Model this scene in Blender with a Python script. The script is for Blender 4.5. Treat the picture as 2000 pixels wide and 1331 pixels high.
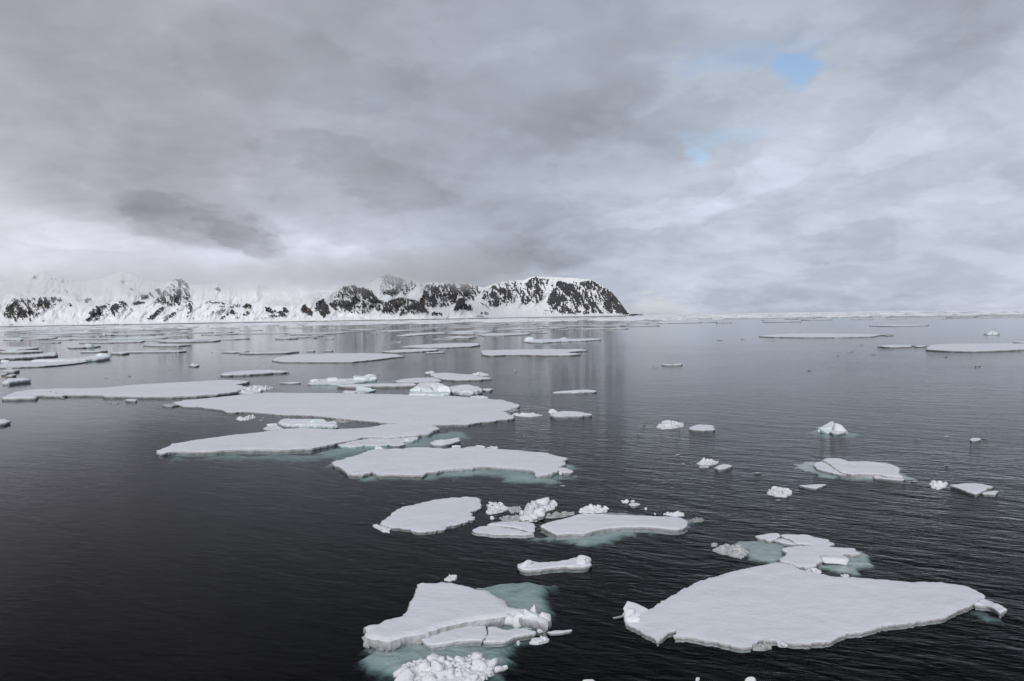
import bpy, bmesh, math, random
import numpy as np
from mathutils import Vector, Matrix, noise
from mathutils.geometry import delaunay_2d_cdt

S = bpy.context.scene
for o in list(bpy.data.objects):
    bpy.data.objects.remove(o)
COL = S.collection
rad = math.radians

# ------------------------------------------------------------------ camera
CAM_H, FPX = 12.0, 1600.0                 # eye height (ship's deck), focal length in pixels of a 2000 px wide frame
PITCH, ROLL = rad(-1.63), rad(1.0)
cp, sp_ = math.cos(PITCH), math.sin(PITCH)
FWD = Vector((0, cp, sp_))
R0, U0 = Vector((1, 0, 0)), Vector((0, -sp_, cp))
RIGHT = R0 * math.cos(ROLL) - U0 * math.sin(ROLL)
UP = R0 * math.sin(ROLL) + U0 * math.cos(ROLL)
cam = bpy.data.objects.new('camera', bpy.data.cameras.new('camera'))
COL.objects.link(cam)
m = Matrix((RIGHT, UP, -FWD)).transposed().to_4x4()
m.translation = (0, 0, CAM_H)
cam.matrix_world = m
cam.data.sensor_width = 36.0
cam.data.lens = 36.0 * FPX / 2000.0
cam.data.clip_start, cam.data.clip_end = 0.5, 200000.0
S.camera = cam

def ray(x, y):
    return FWD + RIGHT * ((x - 1000.0) / FPX) + UP * ((665.5 - y) / FPX)

def at(x, y, z=0.0):
    """the point of the level z that shows at pixel (x, y) of the photograph"""
    d = ray(x, y)
    t = (z - CAM_H) / d.z
    return Vector((d.x * t, d.y * t, z))

def horizon(x):
    return 619.9 - (x - 1000.0) * math.tan(ROLL)

# ------------------------------------------------------------------ sky
SUN_EL, SUN_AZ = rad(28), rad(190)       # azimuth clockwise from +Y: behind the camera, to the left
world = bpy.data.worlds.new('World')
S.world = world
world.use_nodes = True
NT = world.node_tree
NT.nodes.clear()

def nd(tree, kind, **kw):
    n = tree.nodes.new(kind)
    for k, v in kw.items():
        setattr(n, k, v)
    return n

def mth(tree, op, a, b=None, c=None, clamp=False):
    n = tree.nodes.new('ShaderNodeMath')
    n.operation = op
    n.use_clamp = clamp
    for i, v in enumerate((a, b, c)):
        if v is None:
            continue
        if isinstance(v, (int, float)):
            n.inputs[i].default_value = v
        else:
            tree.links.new(v, n.inputs[i])
    return n.outputs[0]

def maprange(tree, v, a, b, c, d, kind='SMOOTHSTEP'):
    n = tree.nodes.new('ShaderNodeMapRange')
    n.interpolation_type = kind
    tree.links.new(v, n.inputs['Value'])
    for k, q in (('From Min', a), ('From Max', b), ('To Min', c), ('To Max', d)):
        n.inputs[k].default_value = q
    return n.outputs['Result']

def mixc(tree, f, a, b, blend='MIX'):
    n = tree.nodes.new('ShaderNodeMix')
    n.data_type = 'RGBA'
    n.blend_type = blend
    for sock, v in ((n.inputs[0], f), (n.inputs[6], a), (n.inputs[7], b)):
        if isinstance(v, (int, float)):
            sock.default_value = v
        elif isinstance(v, tuple):
            sock.default_value = v if len(v) == 4 else v + (1,)
        else:
            tree.links.new(v, sock)
    return n.outputs[2]

def noise_tex(tree, vec, scale, detail=4, rough=0.55, dist=0.0, dims='3D'):
    n = nd(tree, 'ShaderNodeTexNoise', noise_dimensions=dims)
    n.inputs['Scale'].default_value = scale
    n.inputs['Detail'].default_value = detail
    n.inputs['Roughness'].default_value = rough
    n.inputs['Distortion'].default_value = dist
    if vec is not None:
        tree.links.new(vec, n.inputs['Vector'])
    return n

def ae(x, y):
    """azimuth and elevation, in degrees, of a direction seen at pixel (x, y)"""
    d = ray(x, y).normalized()
    return math.degrees(math.atan2(d.x, d.y)), math.degrees(math.asin(d.z))

# cloud brightness (0..255, display values) by direction
SKY = [
 (50,30,138),(300,30,139),(600,30,150),(900,30,158),(1200,30,160),(1500,30,167),(1800,30,160),(1950,30,152),
 (50,150,149),(300,150,149),(600,150,151),(900,150,155),(1200,150,158),(1400,150,178),(1560,150,180),(1700,150,187),(1900,150,180),
 (50,250,168),(300,250,156),(600,250,154),(900,250,153),(1100,250,149),(1300,250,169),(1500,250,188),(1700,250,185),(1900,250,193),
 (50,350,159),(200,350,163),(400,350,153),(600,350,171),(900,350,161),(1200,350,168),(1350,350,195),(1500,350,187),(1800,350,188),
 (30,430,205),(150,430,194),(300,430,172),(420,430,176),(540,430,190),(700,430,174),(900,430,173),(1100,430,169),(1300,430,180),(1600,430,198),(1900,430,189),
 (50,500,214),(200,500,212),(400,500,202),(600,500,214),(750,500,198),(900,500,173),(1000,500,168),(1150,500,184),(1400,500,194),(1600,500,190),(1900,500,194),
 (100,570,214),(350,570,214),(600,560,218),(750,560,198),(900,560,177),(1100,570,176),(1250,560,186),(1500,560,183),(1800,560,190),
 (1260,600,190),(1600,600,185),(1900,600,187)]
pts = [(*ae(x, y), float(np.interp(v, (138, 150, 170, 185, 215), (160, 168, 178, 190, 219)))) for x, y, v in SKY]
for a in range(-36, 37, 9):                                         # the cloud deck above the frame
    pts += [(a, 28, 142 + 0.2 * a), (a, 36, 128 + 0.2 * a), (a, 46, 148)]
for e in (2, 8, 14, 20, 28):
    pts += [(-48, e, 172), (48, e, 172)]
SKY_BASE = 153.0
CX = [-40 + 8.9 * i for i in range(10)]
CENT = [(a, e) for e in (1.0, 5.0, 9.0, 14.0, 20.0, 28.0, 38.0) for a in CX]
def rads(e):
    return (14.0, 7.0) if e < 12 else (15.5, 11.0) if e < 24 else (18.0, 17.0)
def sstep(q):
    q = np.clip(1 - q, 0, 1)
    return q * q * (3 - 2 * q)
P = np.array(pts)
A = np.stack([sstep(np.hypot((P[:, 0] - a) / rads(e)[0], (P[:, 1] - e) / rads(e)[1])) for a, e in CENT], 1)
AMP = np.linalg.solve(A.T @ A + 0.12 * np.eye(len(CENT)), A.T @ (P[:, 2] - SKY_BASE))

tc = nd(NT, 'ShaderNodeTexCoord').outputs['Generated']
sep = nd(NT, 'ShaderNodeSeparateXYZ')
NT.links.new(tc, sep.inputs[0])
dx, dy, dz = sep.outputs
az = mth(NT, 'MULTIPLY', mth(NT, 'ARCTAN2', dx, dy), 180 / math.pi)
el = mth(NT, 'MULTIPLY', mth(NT, 'ARCSINE', dz), 180 / math.pi)
# flat cloud deck overhead: detail stretches towards the horizon
inv = mth(NT, 'DIVIDE', 1.0, mth(NT, 'ADD', mth(NT, 'MAXIMUM', dz, 0.0), 0.30))
deck = nd(NT, 'ShaderNodeCombineXYZ')
NT.links.new(mth(NT, 'MULTIPLY', dx, inv), deck.inputs[0])
NT.links.new(mth(NT, 'MULTIPLY', dy, inv), deck.inputs[1])
deck.inputs[2].default_value = 3.1
deckv = deck.outputs[0]
n_warp = noise_tex(NT, deckv, 2.6, 5, 0.55)
wv = nd(NT, 'ShaderNodeVectorMath', operation='SUBTRACT')
NT.links.new(n_warp.outputs['Color'], wv.inputs[0])
wv.inputs[1].default_value = (0.5, 0.5, 0.5)
ws = nd(NT, 'ShaderNodeVectorMath', operation='MULTIPLY')
NT.links.new(wv.outputs[0], ws.inputs[0])
ws.inputs[1].default_value = (14.0, 8.0, 0.0)
azel = nd(NT, 'ShaderNodeCombineXYZ')
NT.links.new(az, azel.inputs[0])
NT.links.new(el, azel.inputs[1])
wa = nd(NT, 'ShaderNodeVectorMath', operation='ADD')
NT.links.new(azel.outputs[0], wa.inputs[0])
NT.links.new(ws.outputs[0], wa.inputs[1])
azw = wa.outputs[0]
# a slightly calmer warp for the small shaped features
ws2 = nd(NT, 'ShaderNodeVectorMath', operation='SCALE')
NT.links.new(ws.outputs[0], ws2.inputs[0])
ws2.inputs['Scale'].default_value = 0.55
wa2 = nd(NT, 'ShaderNodeVectorMath', operation='ADD')
NT.links.new(azel.outputs[0], wa2.inputs[0])
NT.links.new(ws2.outputs[0], wa2.inputs[1])

def blob(vec, a, e, ra, re, rot=0.0, amp=1.0):
    mp = nd(NT, 'ShaderNodeMapping', vector_type='TEXTURE')
    NT.links.new(vec, mp.inputs['Vector'])
    mp.inputs['Location'].default_value = (a, e, 0)
    mp.inputs['Rotation'].default_value = (0, 0, rot)
    mp.inputs['Scale'].default_value = (ra, re, 1)
    ln = nd(NT, 'ShaderNodeVectorMath', operation='LENGTH')
    NT.links.new(mp.outputs[0], ln.inputs[0])
    return maprange(NT, ln.outputs['Value'], 0, 1, amp, 0)

# the broad brightness field, as a short sum of (curve over azimuth) x (curve over elevation)
GA, GE = np.linspace(-66, 66, 45), np.linspace(-2, 62, 33)
gaa, gee = np.meshgrid(GA, GE)
fld = np.zeros(gaa.shape)
for (a, e), amp in zip(CENT, AMP):
    fld += amp * sstep(np.hypot((gaa - a) / rads(e)[0], (gee - e) / rads(e)[1]))
Usv, Ssv, Vsv = np.linalg.svd(fld, full_matrices=False)
sepw = nd(NT, 'ShaderNodeSeparateXYZ')
NT.links.new(azw, sepw.inputs[0])
xa = maprange(NT, sepw.outputs[0], -66, 66, 0, 1, 'LINEAR')
xe = maprange(NT, sepw.outputs[1], -2, 62, 0, 1, 'LINEAR')
def curve(x, vals):
    n = nd(NT, 'ShaderNodeFloatCurve')
    c = n.mapping.curves[0]
    k = len(vals)
    while len(c.points) < k:
        c.points.new(0.5, 0.5)
    for i, q in enumerate(vals):
        c.points[i].location = (i / (k - 1), float(q))
    n.mapping.update()
    NT.links.new(x, n.inputs['Value'])
    return n.outputs[0]
g = None
for k in range(6):
    fa, fe = Vsv[k] / (2.2 * abs(Vsv[k]).max()) + 0.5, Usv[:, k] / (2.2 * abs(Usv[:, k]).max()) + 0.5
    amp = float(Ssv[k] * abs(Vsv[k]).max() * abs(Usv[:, k]).max() * 2.2 ** 2)
    pr = mth(NT, 'MULTIPLY', mth(NT, 'SUBTRACT', curve(xa, fa), 0.5), mth(NT, 'SUBTRACT', curve(xe, fe), 0.5))
    g = mth(NT, 'ADD', SKY_BASE if g is None else g, mth(NT, 'MULTIPLY', pr, amp))
def feature(x, y, rx, ry, rot, amp, vec=None):
    global g
    a, e = ae(x, y)
    g = mth(NT, 'ADD', g, blob(vec or wa2.outputs[0], a, e, rx / 28.0, ry / 28.0, rad(rot), amp))
feature(385, 438, 175, 60, -14, -14)      # the dark ragged cloud over the left hills
feature(465, 478, 70, 32, -32, -12)
feature(270, 408, 150, 36, 6, -14)
feature(520, 420, 110, 40, -35, 14)
feature(1040, 500, 170, 44, 3, -20)       # grey belly above the headland
feature(1130, 250, 140, 70, 0, -8)
feature(1590, 250, 160, 70, 20, 8)
feature(1650, 440, 260, 36, 6, 10)
feature(1350, 345, 80, 40, 20, 10)
feature(60, 430, 130, 50, 0, 8)
feature(1950, 60, 120, 90, 0, -8)
def ragged(x, y, rx, ry, rot, amp, lo=0.30, hi=0.52, k=1.1):
    """a cloud with a torn edge: its outline is cut by the noise"""
    global g
    a, e = ae(x, y)
    b = blob(wa2.outputs[0], a, e, rx / 28.0, ry / 28.0, rad(rot))
    q = mth(NT, 'ADD', b, mth(NT, 'MULTIPLY', mth(NT, 'SUBTRACT', dr, 0.5), k))
    g = mth(NT, 'ADD', g, maprange(NT, q, lo, hi, 0, amp))
dr = noise_tex(NT, deckv, 5.5, 7, 0.6, 0.2).outputs['Fac']
ragged(375, 435, 230, 84, -16, -15, 0.25, 0.6, 1.5)
ragged(470, 470, 110, 46, -34, -12)
ragged(1050, 496, 230, 56, 2, -8, 0.2, 0.6, 1.5)
ragged(700, 330, 330, 90, -12, -9)
ragged(1150, 235, 230, 100, 4, -5, 0.2, 0.6, 1.6)
ragged(560, 130, 420, 120, -6, -7)
ragged(1650, 480, 180, 40, 6, -8)
ragged(1480, 360, 150, 50, 14, 10)
ragged(1740, 290, 190, 60, 10, 9)
ragged(1880, 380, 150, 46, 8, 9)
ragged(1300, 420, 190, 44, 8, 9)
ragged(180, 470, 240, 44, -4, 8)
ragged(660, 500, 200, 44, -8, 8)
ragged(1850, 130, 200, 80, 0, -5, 0.2, 0.6, 1.6)
# fine cloud texture
d1 = noise_tex(NT, deckv, 3.4, 6, 0.56, 0.3).outputs['Fac']
d2 = noise_tex(NT, deckv, 9.0, 4, 0.5, 0.3).outputs['Fac']
g = mth(NT, 'ADD', g, mth(NT, 'MULTIPLY', mth(NT, 'SUBTRACT', d1, 0.5), 40.0))
g = mth(NT, 'ADD', g, mth(NT, 'MULTIPLY', mth(NT, 'SUBTRACT', d2, 0.5), 16.0))
d3 = noise_tex(NT, deckv, 4.3, 7, 0.58, 0.25).outputs['Fac']
puff = mth(NT, 'MULTIPLY', mth(NT, 'SUBTRACT', maprange(NT, d3, 0.42, 0.58, 0, 1), 0.5), maprange(NT, az, -16, 14, 6.0, 11.0))
g = mth(NT, 'ADD', g, puff)
g = mth(NT, 'MULTIPLY', g, 1 / 255.0)
lr = maprange(NT, az, -36, 4, 0, 1)
tint = mixc(NT, lr, (0.998, 0.996, 1.060), (0.970, 1.011, 1.088))
gc = nd(NT, 'ShaderNodeVectorMath', operation='SCALE')
NT.links.new(tint, gc.inputs[0])
NT.links.new(g, gc.inputs['Scale'])
gm = nd(NT, 'ShaderNodeGamma')
NT.links.new(gc.outputs[0], gm.inputs[0])
gm.inputs[1].default_value = 2.2
BG = 0.125
cl = nd(NT, 'ShaderNodeVectorMath', operation='SCALE')
NT.links.new(gm.outputs[0], cl.inputs[0])
cl.inputs['Scale'].default_value = 1 / BG
sky = nd(NT, 'ShaderNodeTexSky', sky_type='NISHITA')
sky.sun_disc = False
sky.sun_elevation, sky.sun_rotation = SUN_EL, SUN_AZ
sky.air_density, sky.dust_density, sky.ozone_density = 1.0, 0.6, 2.0
df = noise_tex(NT, deckv, 17.0, 6, 0.6, 0.3).outputs['Fac']
hole = None
for x, y, rx, ry, rot, k in ((1533, 130, 74, 60, 15, 1.0), (1440, 100, 260, 64, 6, 0.42), (1342, 305, 70, 52, 60, 0.62),
                             (1420, 265, 170, 40, 10, 0.30), (1270, 605, 150, 40, 0, 0.22)):
    a, e = ae(x, y)
    b = mth(NT, 'ADD', blob(wa2.outputs[0], a, e, rx / 28.0, ry / 28.0, rad(rot)), mth(NT, 'ADD', mth(NT, 'MULTIPLY', mth(NT, 'SUBTRACT', dr, 0.5), 1.2), mth(NT, 'MULTIPLY', mth(NT, 'SUBTRACT', df, 0.5), 1.5)))
    b = maprange(NT, b, 0.25, 1.1, 0, k)
    hole = b if hole is None else mth(NT, 'MAXIMUM', hole, b)   # the chain comes first: few values stay open at once
hole = mth(NT, 'MINIMUM', hole, 0.78)
col = mixc(NT, hole, cl.outputs[0], sky.outputs[0])
bg = nd(NT, 'ShaderNodeBackground')
NT.links.new(col, bg.inputs['Color'])
bg.inputs['Strength'].default_value = BG
wo = nd(NT, 'ShaderNodeOutputWorld')
NT.links.new(bg.outputs[0], wo.inputs['Surface'])

sun = bpy.data.objects.new('sun', bpy.data.lights.new('sun', 'SUN'))
COL.objects.link(sun)
sun.data.energy = 2.0
sun.data.angle = rad(24)
sun.data.color = (1.0, 0.985, 0.965)
sdir = Vector((math.sin(SUN_AZ) * math.cos(SUN_EL), math.cos(SUN_AZ) * math.cos(SUN_EL), math.sin(SUN_EL)))
sun.rotation_euler = (-sdir).to_track_quat('-Z', 'Y').to_euler()

S.view_settings.view_transform = 'Standard'
S.view_settings.look = 'None'
S.view_settings.exposure = 0.0
S.view_settings.gamma = 1.0
S.render.engine = 'CYCLES'
cy = S.cycles
cy.use_denoising = True
try:
    cy.denoiser = 'OPENIMAGEDENOISE'
except Exception:
    pass
cy.max_bounces, cy.diffuse_bounces, cy.glossy_bounces = 16, 3, 3
cy.transparent_max_bounces, cy.volume_bounces = 12, 14
cy.caustics_reflective = cy.caustics_refractive = False
cy.sample_clamp_indirect = 4.0

# ------------------------------------------------------------------ helpers
def obj(name, mesh, mat=None, parent=None, loc=None):
    o = bpy.data.objects.new(name, mesh)
    COL.objects.link(o)
    if mat is not None:
        mesh.materials.clear()
        mesh.materials.append(mat)
    if parent is not None:
        o.parent = parent
    if loc is not None:
        o.location = loc
    return o

def tag(o, label=None, cat=None, group=None, kind=None):
    for k, v in (('label', label), ('category', cat), ('group', group), ('kind', kind)):
        if v:
            o[k] = v
    return o

def mesh_from(name, verts, faces, smooth=True):
    me = bpy.data.meshes.new(name)
    me.from_pydata([tuple(v) for v in verts], [], faces)
    me.update()
    if smooth:
        me.polygons.foreach_set('use_smooth', [True] * len(me.polygons))
    return me

def material(name):
    mt = bpy.data.materials.new(name)
    mt.use_nodes = True
    t = mt.node_tree
    t.nodes.clear()
    out = nd(t, 'ShaderNodeOutputMaterial')
    return mt, t, out

def ramp(t, v, stops):
    r = nd(t, 'ShaderNodeValToRGB')
    el_ = r.color_ramp.elements
    while len(el_) < len(stops):
        el_.new(0.5)
    for e_, (p, c) in zip(el_, stops):
        e_.position = p
        e_.color = c if len(c) == 4 else tuple(c) + (1,)
    t.links.new(v, r.inputs[0])
    return r.outputs[0]

def bump(t, h, strength, dist, normal=None):
    b = nd(t, 'ShaderNodeBump')
    b.inputs['Strength'].default_value = strength
    b.inputs['Distance'].default_value = dist
    t.links.new(h, b.inputs['Height'])
    if normal is not None:
        t.links.new(normal, b.inputs['Normal'])
    return b.outputs[0]

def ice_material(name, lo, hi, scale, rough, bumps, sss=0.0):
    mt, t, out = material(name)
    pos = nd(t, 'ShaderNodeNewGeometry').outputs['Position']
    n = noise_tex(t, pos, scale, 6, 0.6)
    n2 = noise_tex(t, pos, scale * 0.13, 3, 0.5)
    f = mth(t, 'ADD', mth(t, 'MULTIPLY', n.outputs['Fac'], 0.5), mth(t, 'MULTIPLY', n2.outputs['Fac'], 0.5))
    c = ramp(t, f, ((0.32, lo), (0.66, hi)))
    bs = nd(t, 'ShaderNodeBsdfPrincipled')
    t.links.new(c, bs.inputs['Base Color'])
    bs.inputs['Roughness'].default_value = rough
    bs.inputs['IOR'].default_value = 1.31
    nn = None
    for sc_, st, ds, stretch in bumps:
        v = pos
        if stretch != 1:
            mp = nd(t, 'ShaderNodeMapping')
            mp.inputs['Scale'].default_value = (1.0, stretch, 1.0)
            mp.inputs['Rotation'].default_value = (0, 0, 0.35)
            t.links.new(pos, mp.inputs['Vector'])
            v = mp.outputs[0]
        nn = bump(t, noise_tex(t, v, sc_, 5, 0.6).outputs['Fac'], st, ds, nn)
    t.links.new(nn, bs.inputs['Normal'])
    t.links.new(bs.outputs[0], out.inputs['Surface'])
    return mt

SNOW = ice_material('snow', (0.77, 0.795, 0.85), (0.86, 0.88, 0.925), 1.3, 0.85, ((0.7, 0.6, 0.20, 1), (5.0, 0.6, 0.04, 2.6), (24.0, 0.4, 0.010, 1)))
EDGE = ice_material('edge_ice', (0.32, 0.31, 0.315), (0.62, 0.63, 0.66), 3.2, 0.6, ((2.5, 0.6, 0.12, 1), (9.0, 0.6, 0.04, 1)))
BLUE = ice_material('blue_ice', (0.54, 0.68, 0.70), (0.82, 0.865, 0.885), 1.6, 0.45, ((2.0, 0.5, 0.12, 1), (9.0, 0.5, 0.03, 1)))
WHITE = ice_material('crumbled_snow', (0.70, 0.72, 0.76), (0.88, 0.89, 0.915), 3.0, 0.85, ((3.0, 0.6, 0.08, 1), (14.0, 0.6, 0.025, 1)))
SHELF = ice_material('submerged_ice', (0.52, 0.62, 0.62), (0.80, 0.86, 0.86), 1.1, 0.8, ((1.2, 0.7, 0.3, 1), (5.0, 0.6, 0.08, 1)))
def make_slushy(mt):
    """rotten ice under water is sparse towards its rim: it lets the dark water show between its grains"""
    t = mt.node_tree
    out = next(n for n in t.nodes if n.type == 'OUTPUT_MATERIAL')
    bs = next(n for n in t.nodes if n.type == 'BSDF_PRINCIPLED')
    cov = nd(t, 'ShaderNodeAttribute', attribute_name='cover').outputs['Fac']
    mp = nd(t, 'ShaderNodeMapping', vector_type='TEXTURE')
    mp.inputs['Rotation'].default_value = (0, 0, -0.25)
    mp.inputs['Scale'].default_value = (2.6, 1, 1)
    t.links.new(nd(t, 'ShaderNodeNewGeometry').outputs['Position'], mp.inputs['Vector'])
    n = noise_tex(t, mp.outputs[0], 1.7, 6, 0.62).outputs['Fac']
    f = mth(t, 'ADD', cov, mth(t, 'MULTIPLY', mth(t, 'SUBTRACT', n, 0.5), 1.3))
    tr = nd(t, 'ShaderNodeBsdfTransparent')
    mx = nd(t, 'ShaderNodeMixShader')
    t.links.new(maprange(t, f, 0.02, 0.85, 0.0, 0.82), mx.inputs[0])
    t.links.new(tr.outputs[0], mx.inputs[1])
    t.links.new(bs.outputs[0], mx.inputs[2])
    t.links.new(mx.outputs[0], out.inputs['Surface'])
make_slushy(SHELF)
DIRTY = ice_material('dirty_ice', (0.30, 0.29, 0.285), (0.62, 0.63, 0.65), 2.4, 0.75, ((2.5, 0.7, 0.12, 1), (9.0, 0.6, 0.04, 1)))

# ------------------------------------------------------------------ water: a deep body whose surface mirrors the sky
def build_water():
    mt, t, out = material('sea_water')
    pos = nd(t, 'ShaderNodeNewGeometry').outputs['Position']
    sp = nd(t, 'ShaderNodeSeparateXYZ')
    t.links.new(pos, sp.inputs[0])
    far = maprange(t, sp.outputs[1], 60, 420, 0, 1, 'LINEAR')
    # wind ruffles the right-hand water more than the lee of the ice on the left
    wind = noise_tex(t, pos, 0.018, 3, 0.5).outputs['Fac']
    side = maprange(t, mth(t, 'DIVIDE', sp.outputs[0], mth(t, 'ADD', mth(t, 'ABSOLUTE', sp.outputs[1]), 20.0)), -0.35, 0.35, 0.32, 1.25)
    ruff = mth(t, 'MULTIPLY', side, maprange(t, wind, 0.3, 0.7, 0.45, 1.15))
    def waves(sx, sy, rot, scale, det):
        mp = nd(t, 'ShaderNodeMapping', vector_type='TEXTURE')
        mp.inputs['Rotation'].default_value = (0, 0, rot)
        mp.inputs['Scale'].default_value = (1 / sx, 1 / sy, 1)
        t.links.new(pos, mp.inputs['Vector'])
        return noise_tex(t, mp.outputs[0], scale, det, 0.55, 0.6).outputs['Fac']
    w1 = waves(0.40, 1.0, rad(-27), 1.7, 2)
    w2 = waves(0.45, 1.0, rad(-12), 3.6, 2)
    w3 = waves(0.40, 1.0, rad(-38), 0.5, 2)
    h = mth(t, 'ADD', mth(t, 'MULTIPLY', w1, 0.060), mth(t, 'ADD', mth(t, 'MULTIPLY', w2, 0.030), mth(t, 'MULTIPLY', w3, 0.10)))
    h = mth(t, 'MULTIPLY', h, ruff)
    h = mth(t, 'MULTIPLY', h, maprange(t, far, 0, 1, 1.0, 0.22, 'LINEAR'))
    b = nd(t, 'ShaderNodeBump')
    b.inputs['Strength'].default_value = 1.0
    b.inputs['Distance'].default_value = 1.0
    t.links.new(h, b.inputs['Height'])
    gl = nd(t, 'ShaderNodeBsdfGlossy')
    gl.inputs['Color'].default_value = (1, 1, 1, 1)
    t.links.new(maprange(t, far, 0, 1, 0.035, 0.09, 'LINEAR'), gl.inputs['Roughness'])
    t.links.new(b.outputs[0], gl.inputs['Normal'])
    fr = nd(t, 'ShaderNodeFresnel')
    fr.inputs['IOR'].default_value = 1.333
    t.links.new(b.outputs[0], fr.inputs['Normal'])
    tr = nd(t, 'ShaderNodeBsdfTransparent')
    mx = nd(t, 'ShaderNodeMixShader')
    bf = nd(t, 'ShaderNodeNewGeometry').outputs['Backfacing']
    fo = mth(t, 'MULTIPLY', mth(t, 'POWER', fr.outputs[0], 1.62), mth(t, 'SUBTRACT', 1.0, bf))
    t.links.new(mth(t, 'ADD', fo, mth(t, 'MULTIPLY', bf, 0.05)), mx.inputs[0])     # from below, daylight passes
    t.links.new(tr.outputs[0], mx.inputs[1])
    t.links.new(gl.outputs[0], mx.inputs[2])
    t.links.new(mx.outputs[0], out.inputs['Surface'])
    va = nd(t, 'ShaderNodeVolumeAbsorption')
    va.inputs['Color'].default_value = (0.0, 0.31, 0.31, 1)
    va.inputs['Density'].default_value = 0.80
    t.links.new(va.outputs[0], out.inputs['Volume'])
    xs = [-90000, -30000, -9000, -3000, -1000, -400, -200, -100, -50, -25, 0, 25, 50, 100, 200, 400, 1000, 3000, 9000, 30000, 90000]
    ys = [-300, -50, 0, 25, 50, 75, 100, 150, 220, 320, 500, 900, 1800, 4000, 9000, 20000, 50000, 120000]
    v, f = [], []
    nx, ny = len(xs), len(ys)
    for z in (0.0, -60.0):
        for y in ys:
            for x in xs:
                v.append((x, y, z))
    o = nx * ny
    for j in range(ny - 1):
        for i in range(nx - 1):
            a = j * nx + i
            f.append((a, a + 1, a + nx + 1, a + nx))
            f.append((o + a, o + a + nx, o + a + nx + 1, o + a + 1))
    ring = [i for i in range(nx)] + [j * nx + nx - 1 for j in range(1, ny)] + [(ny - 1) * nx + i for i in range(nx - 2, -1, -1)] + [j * nx for j in range(ny - 2, 0, -1)]
    for a, b_ in zip(ring, ring[1:] + ring[:1]):
        f.append((a, o + a, o + b_, b_))
    w = obj('water', mesh_from('water', v, f, False), mt)
    tag(w, kind='structure')
    mb, t2, out2 = material('deep_sea_bed')
    d = nd(t2, 'ShaderNodeBsdfDiffuse')
    n = noise_tex(t2, nd(t2, 'ShaderNodeNewGeometry').outputs['Position'], 0.02, 3)
    t2.links.new(ramp(t2, n.outputs['Fac'], ((0.3, (0.02, 0.025, 0.027)), (0.7, (0.04, 0.045, 0.045)))), d.inputs['Color'])
    t2.links.new(d.outputs[0], out2.inputs['Surface'])
    s = obj('seabed', mesh_from('seabed', [(-90000, -300, -61), (90000, -300, -61), (90000, 120000, -61), (-90000, 120000, -61)], [(0, 1, 2, 3)], False), mb)
    tag(s, kind='structure')
build_water()
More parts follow.
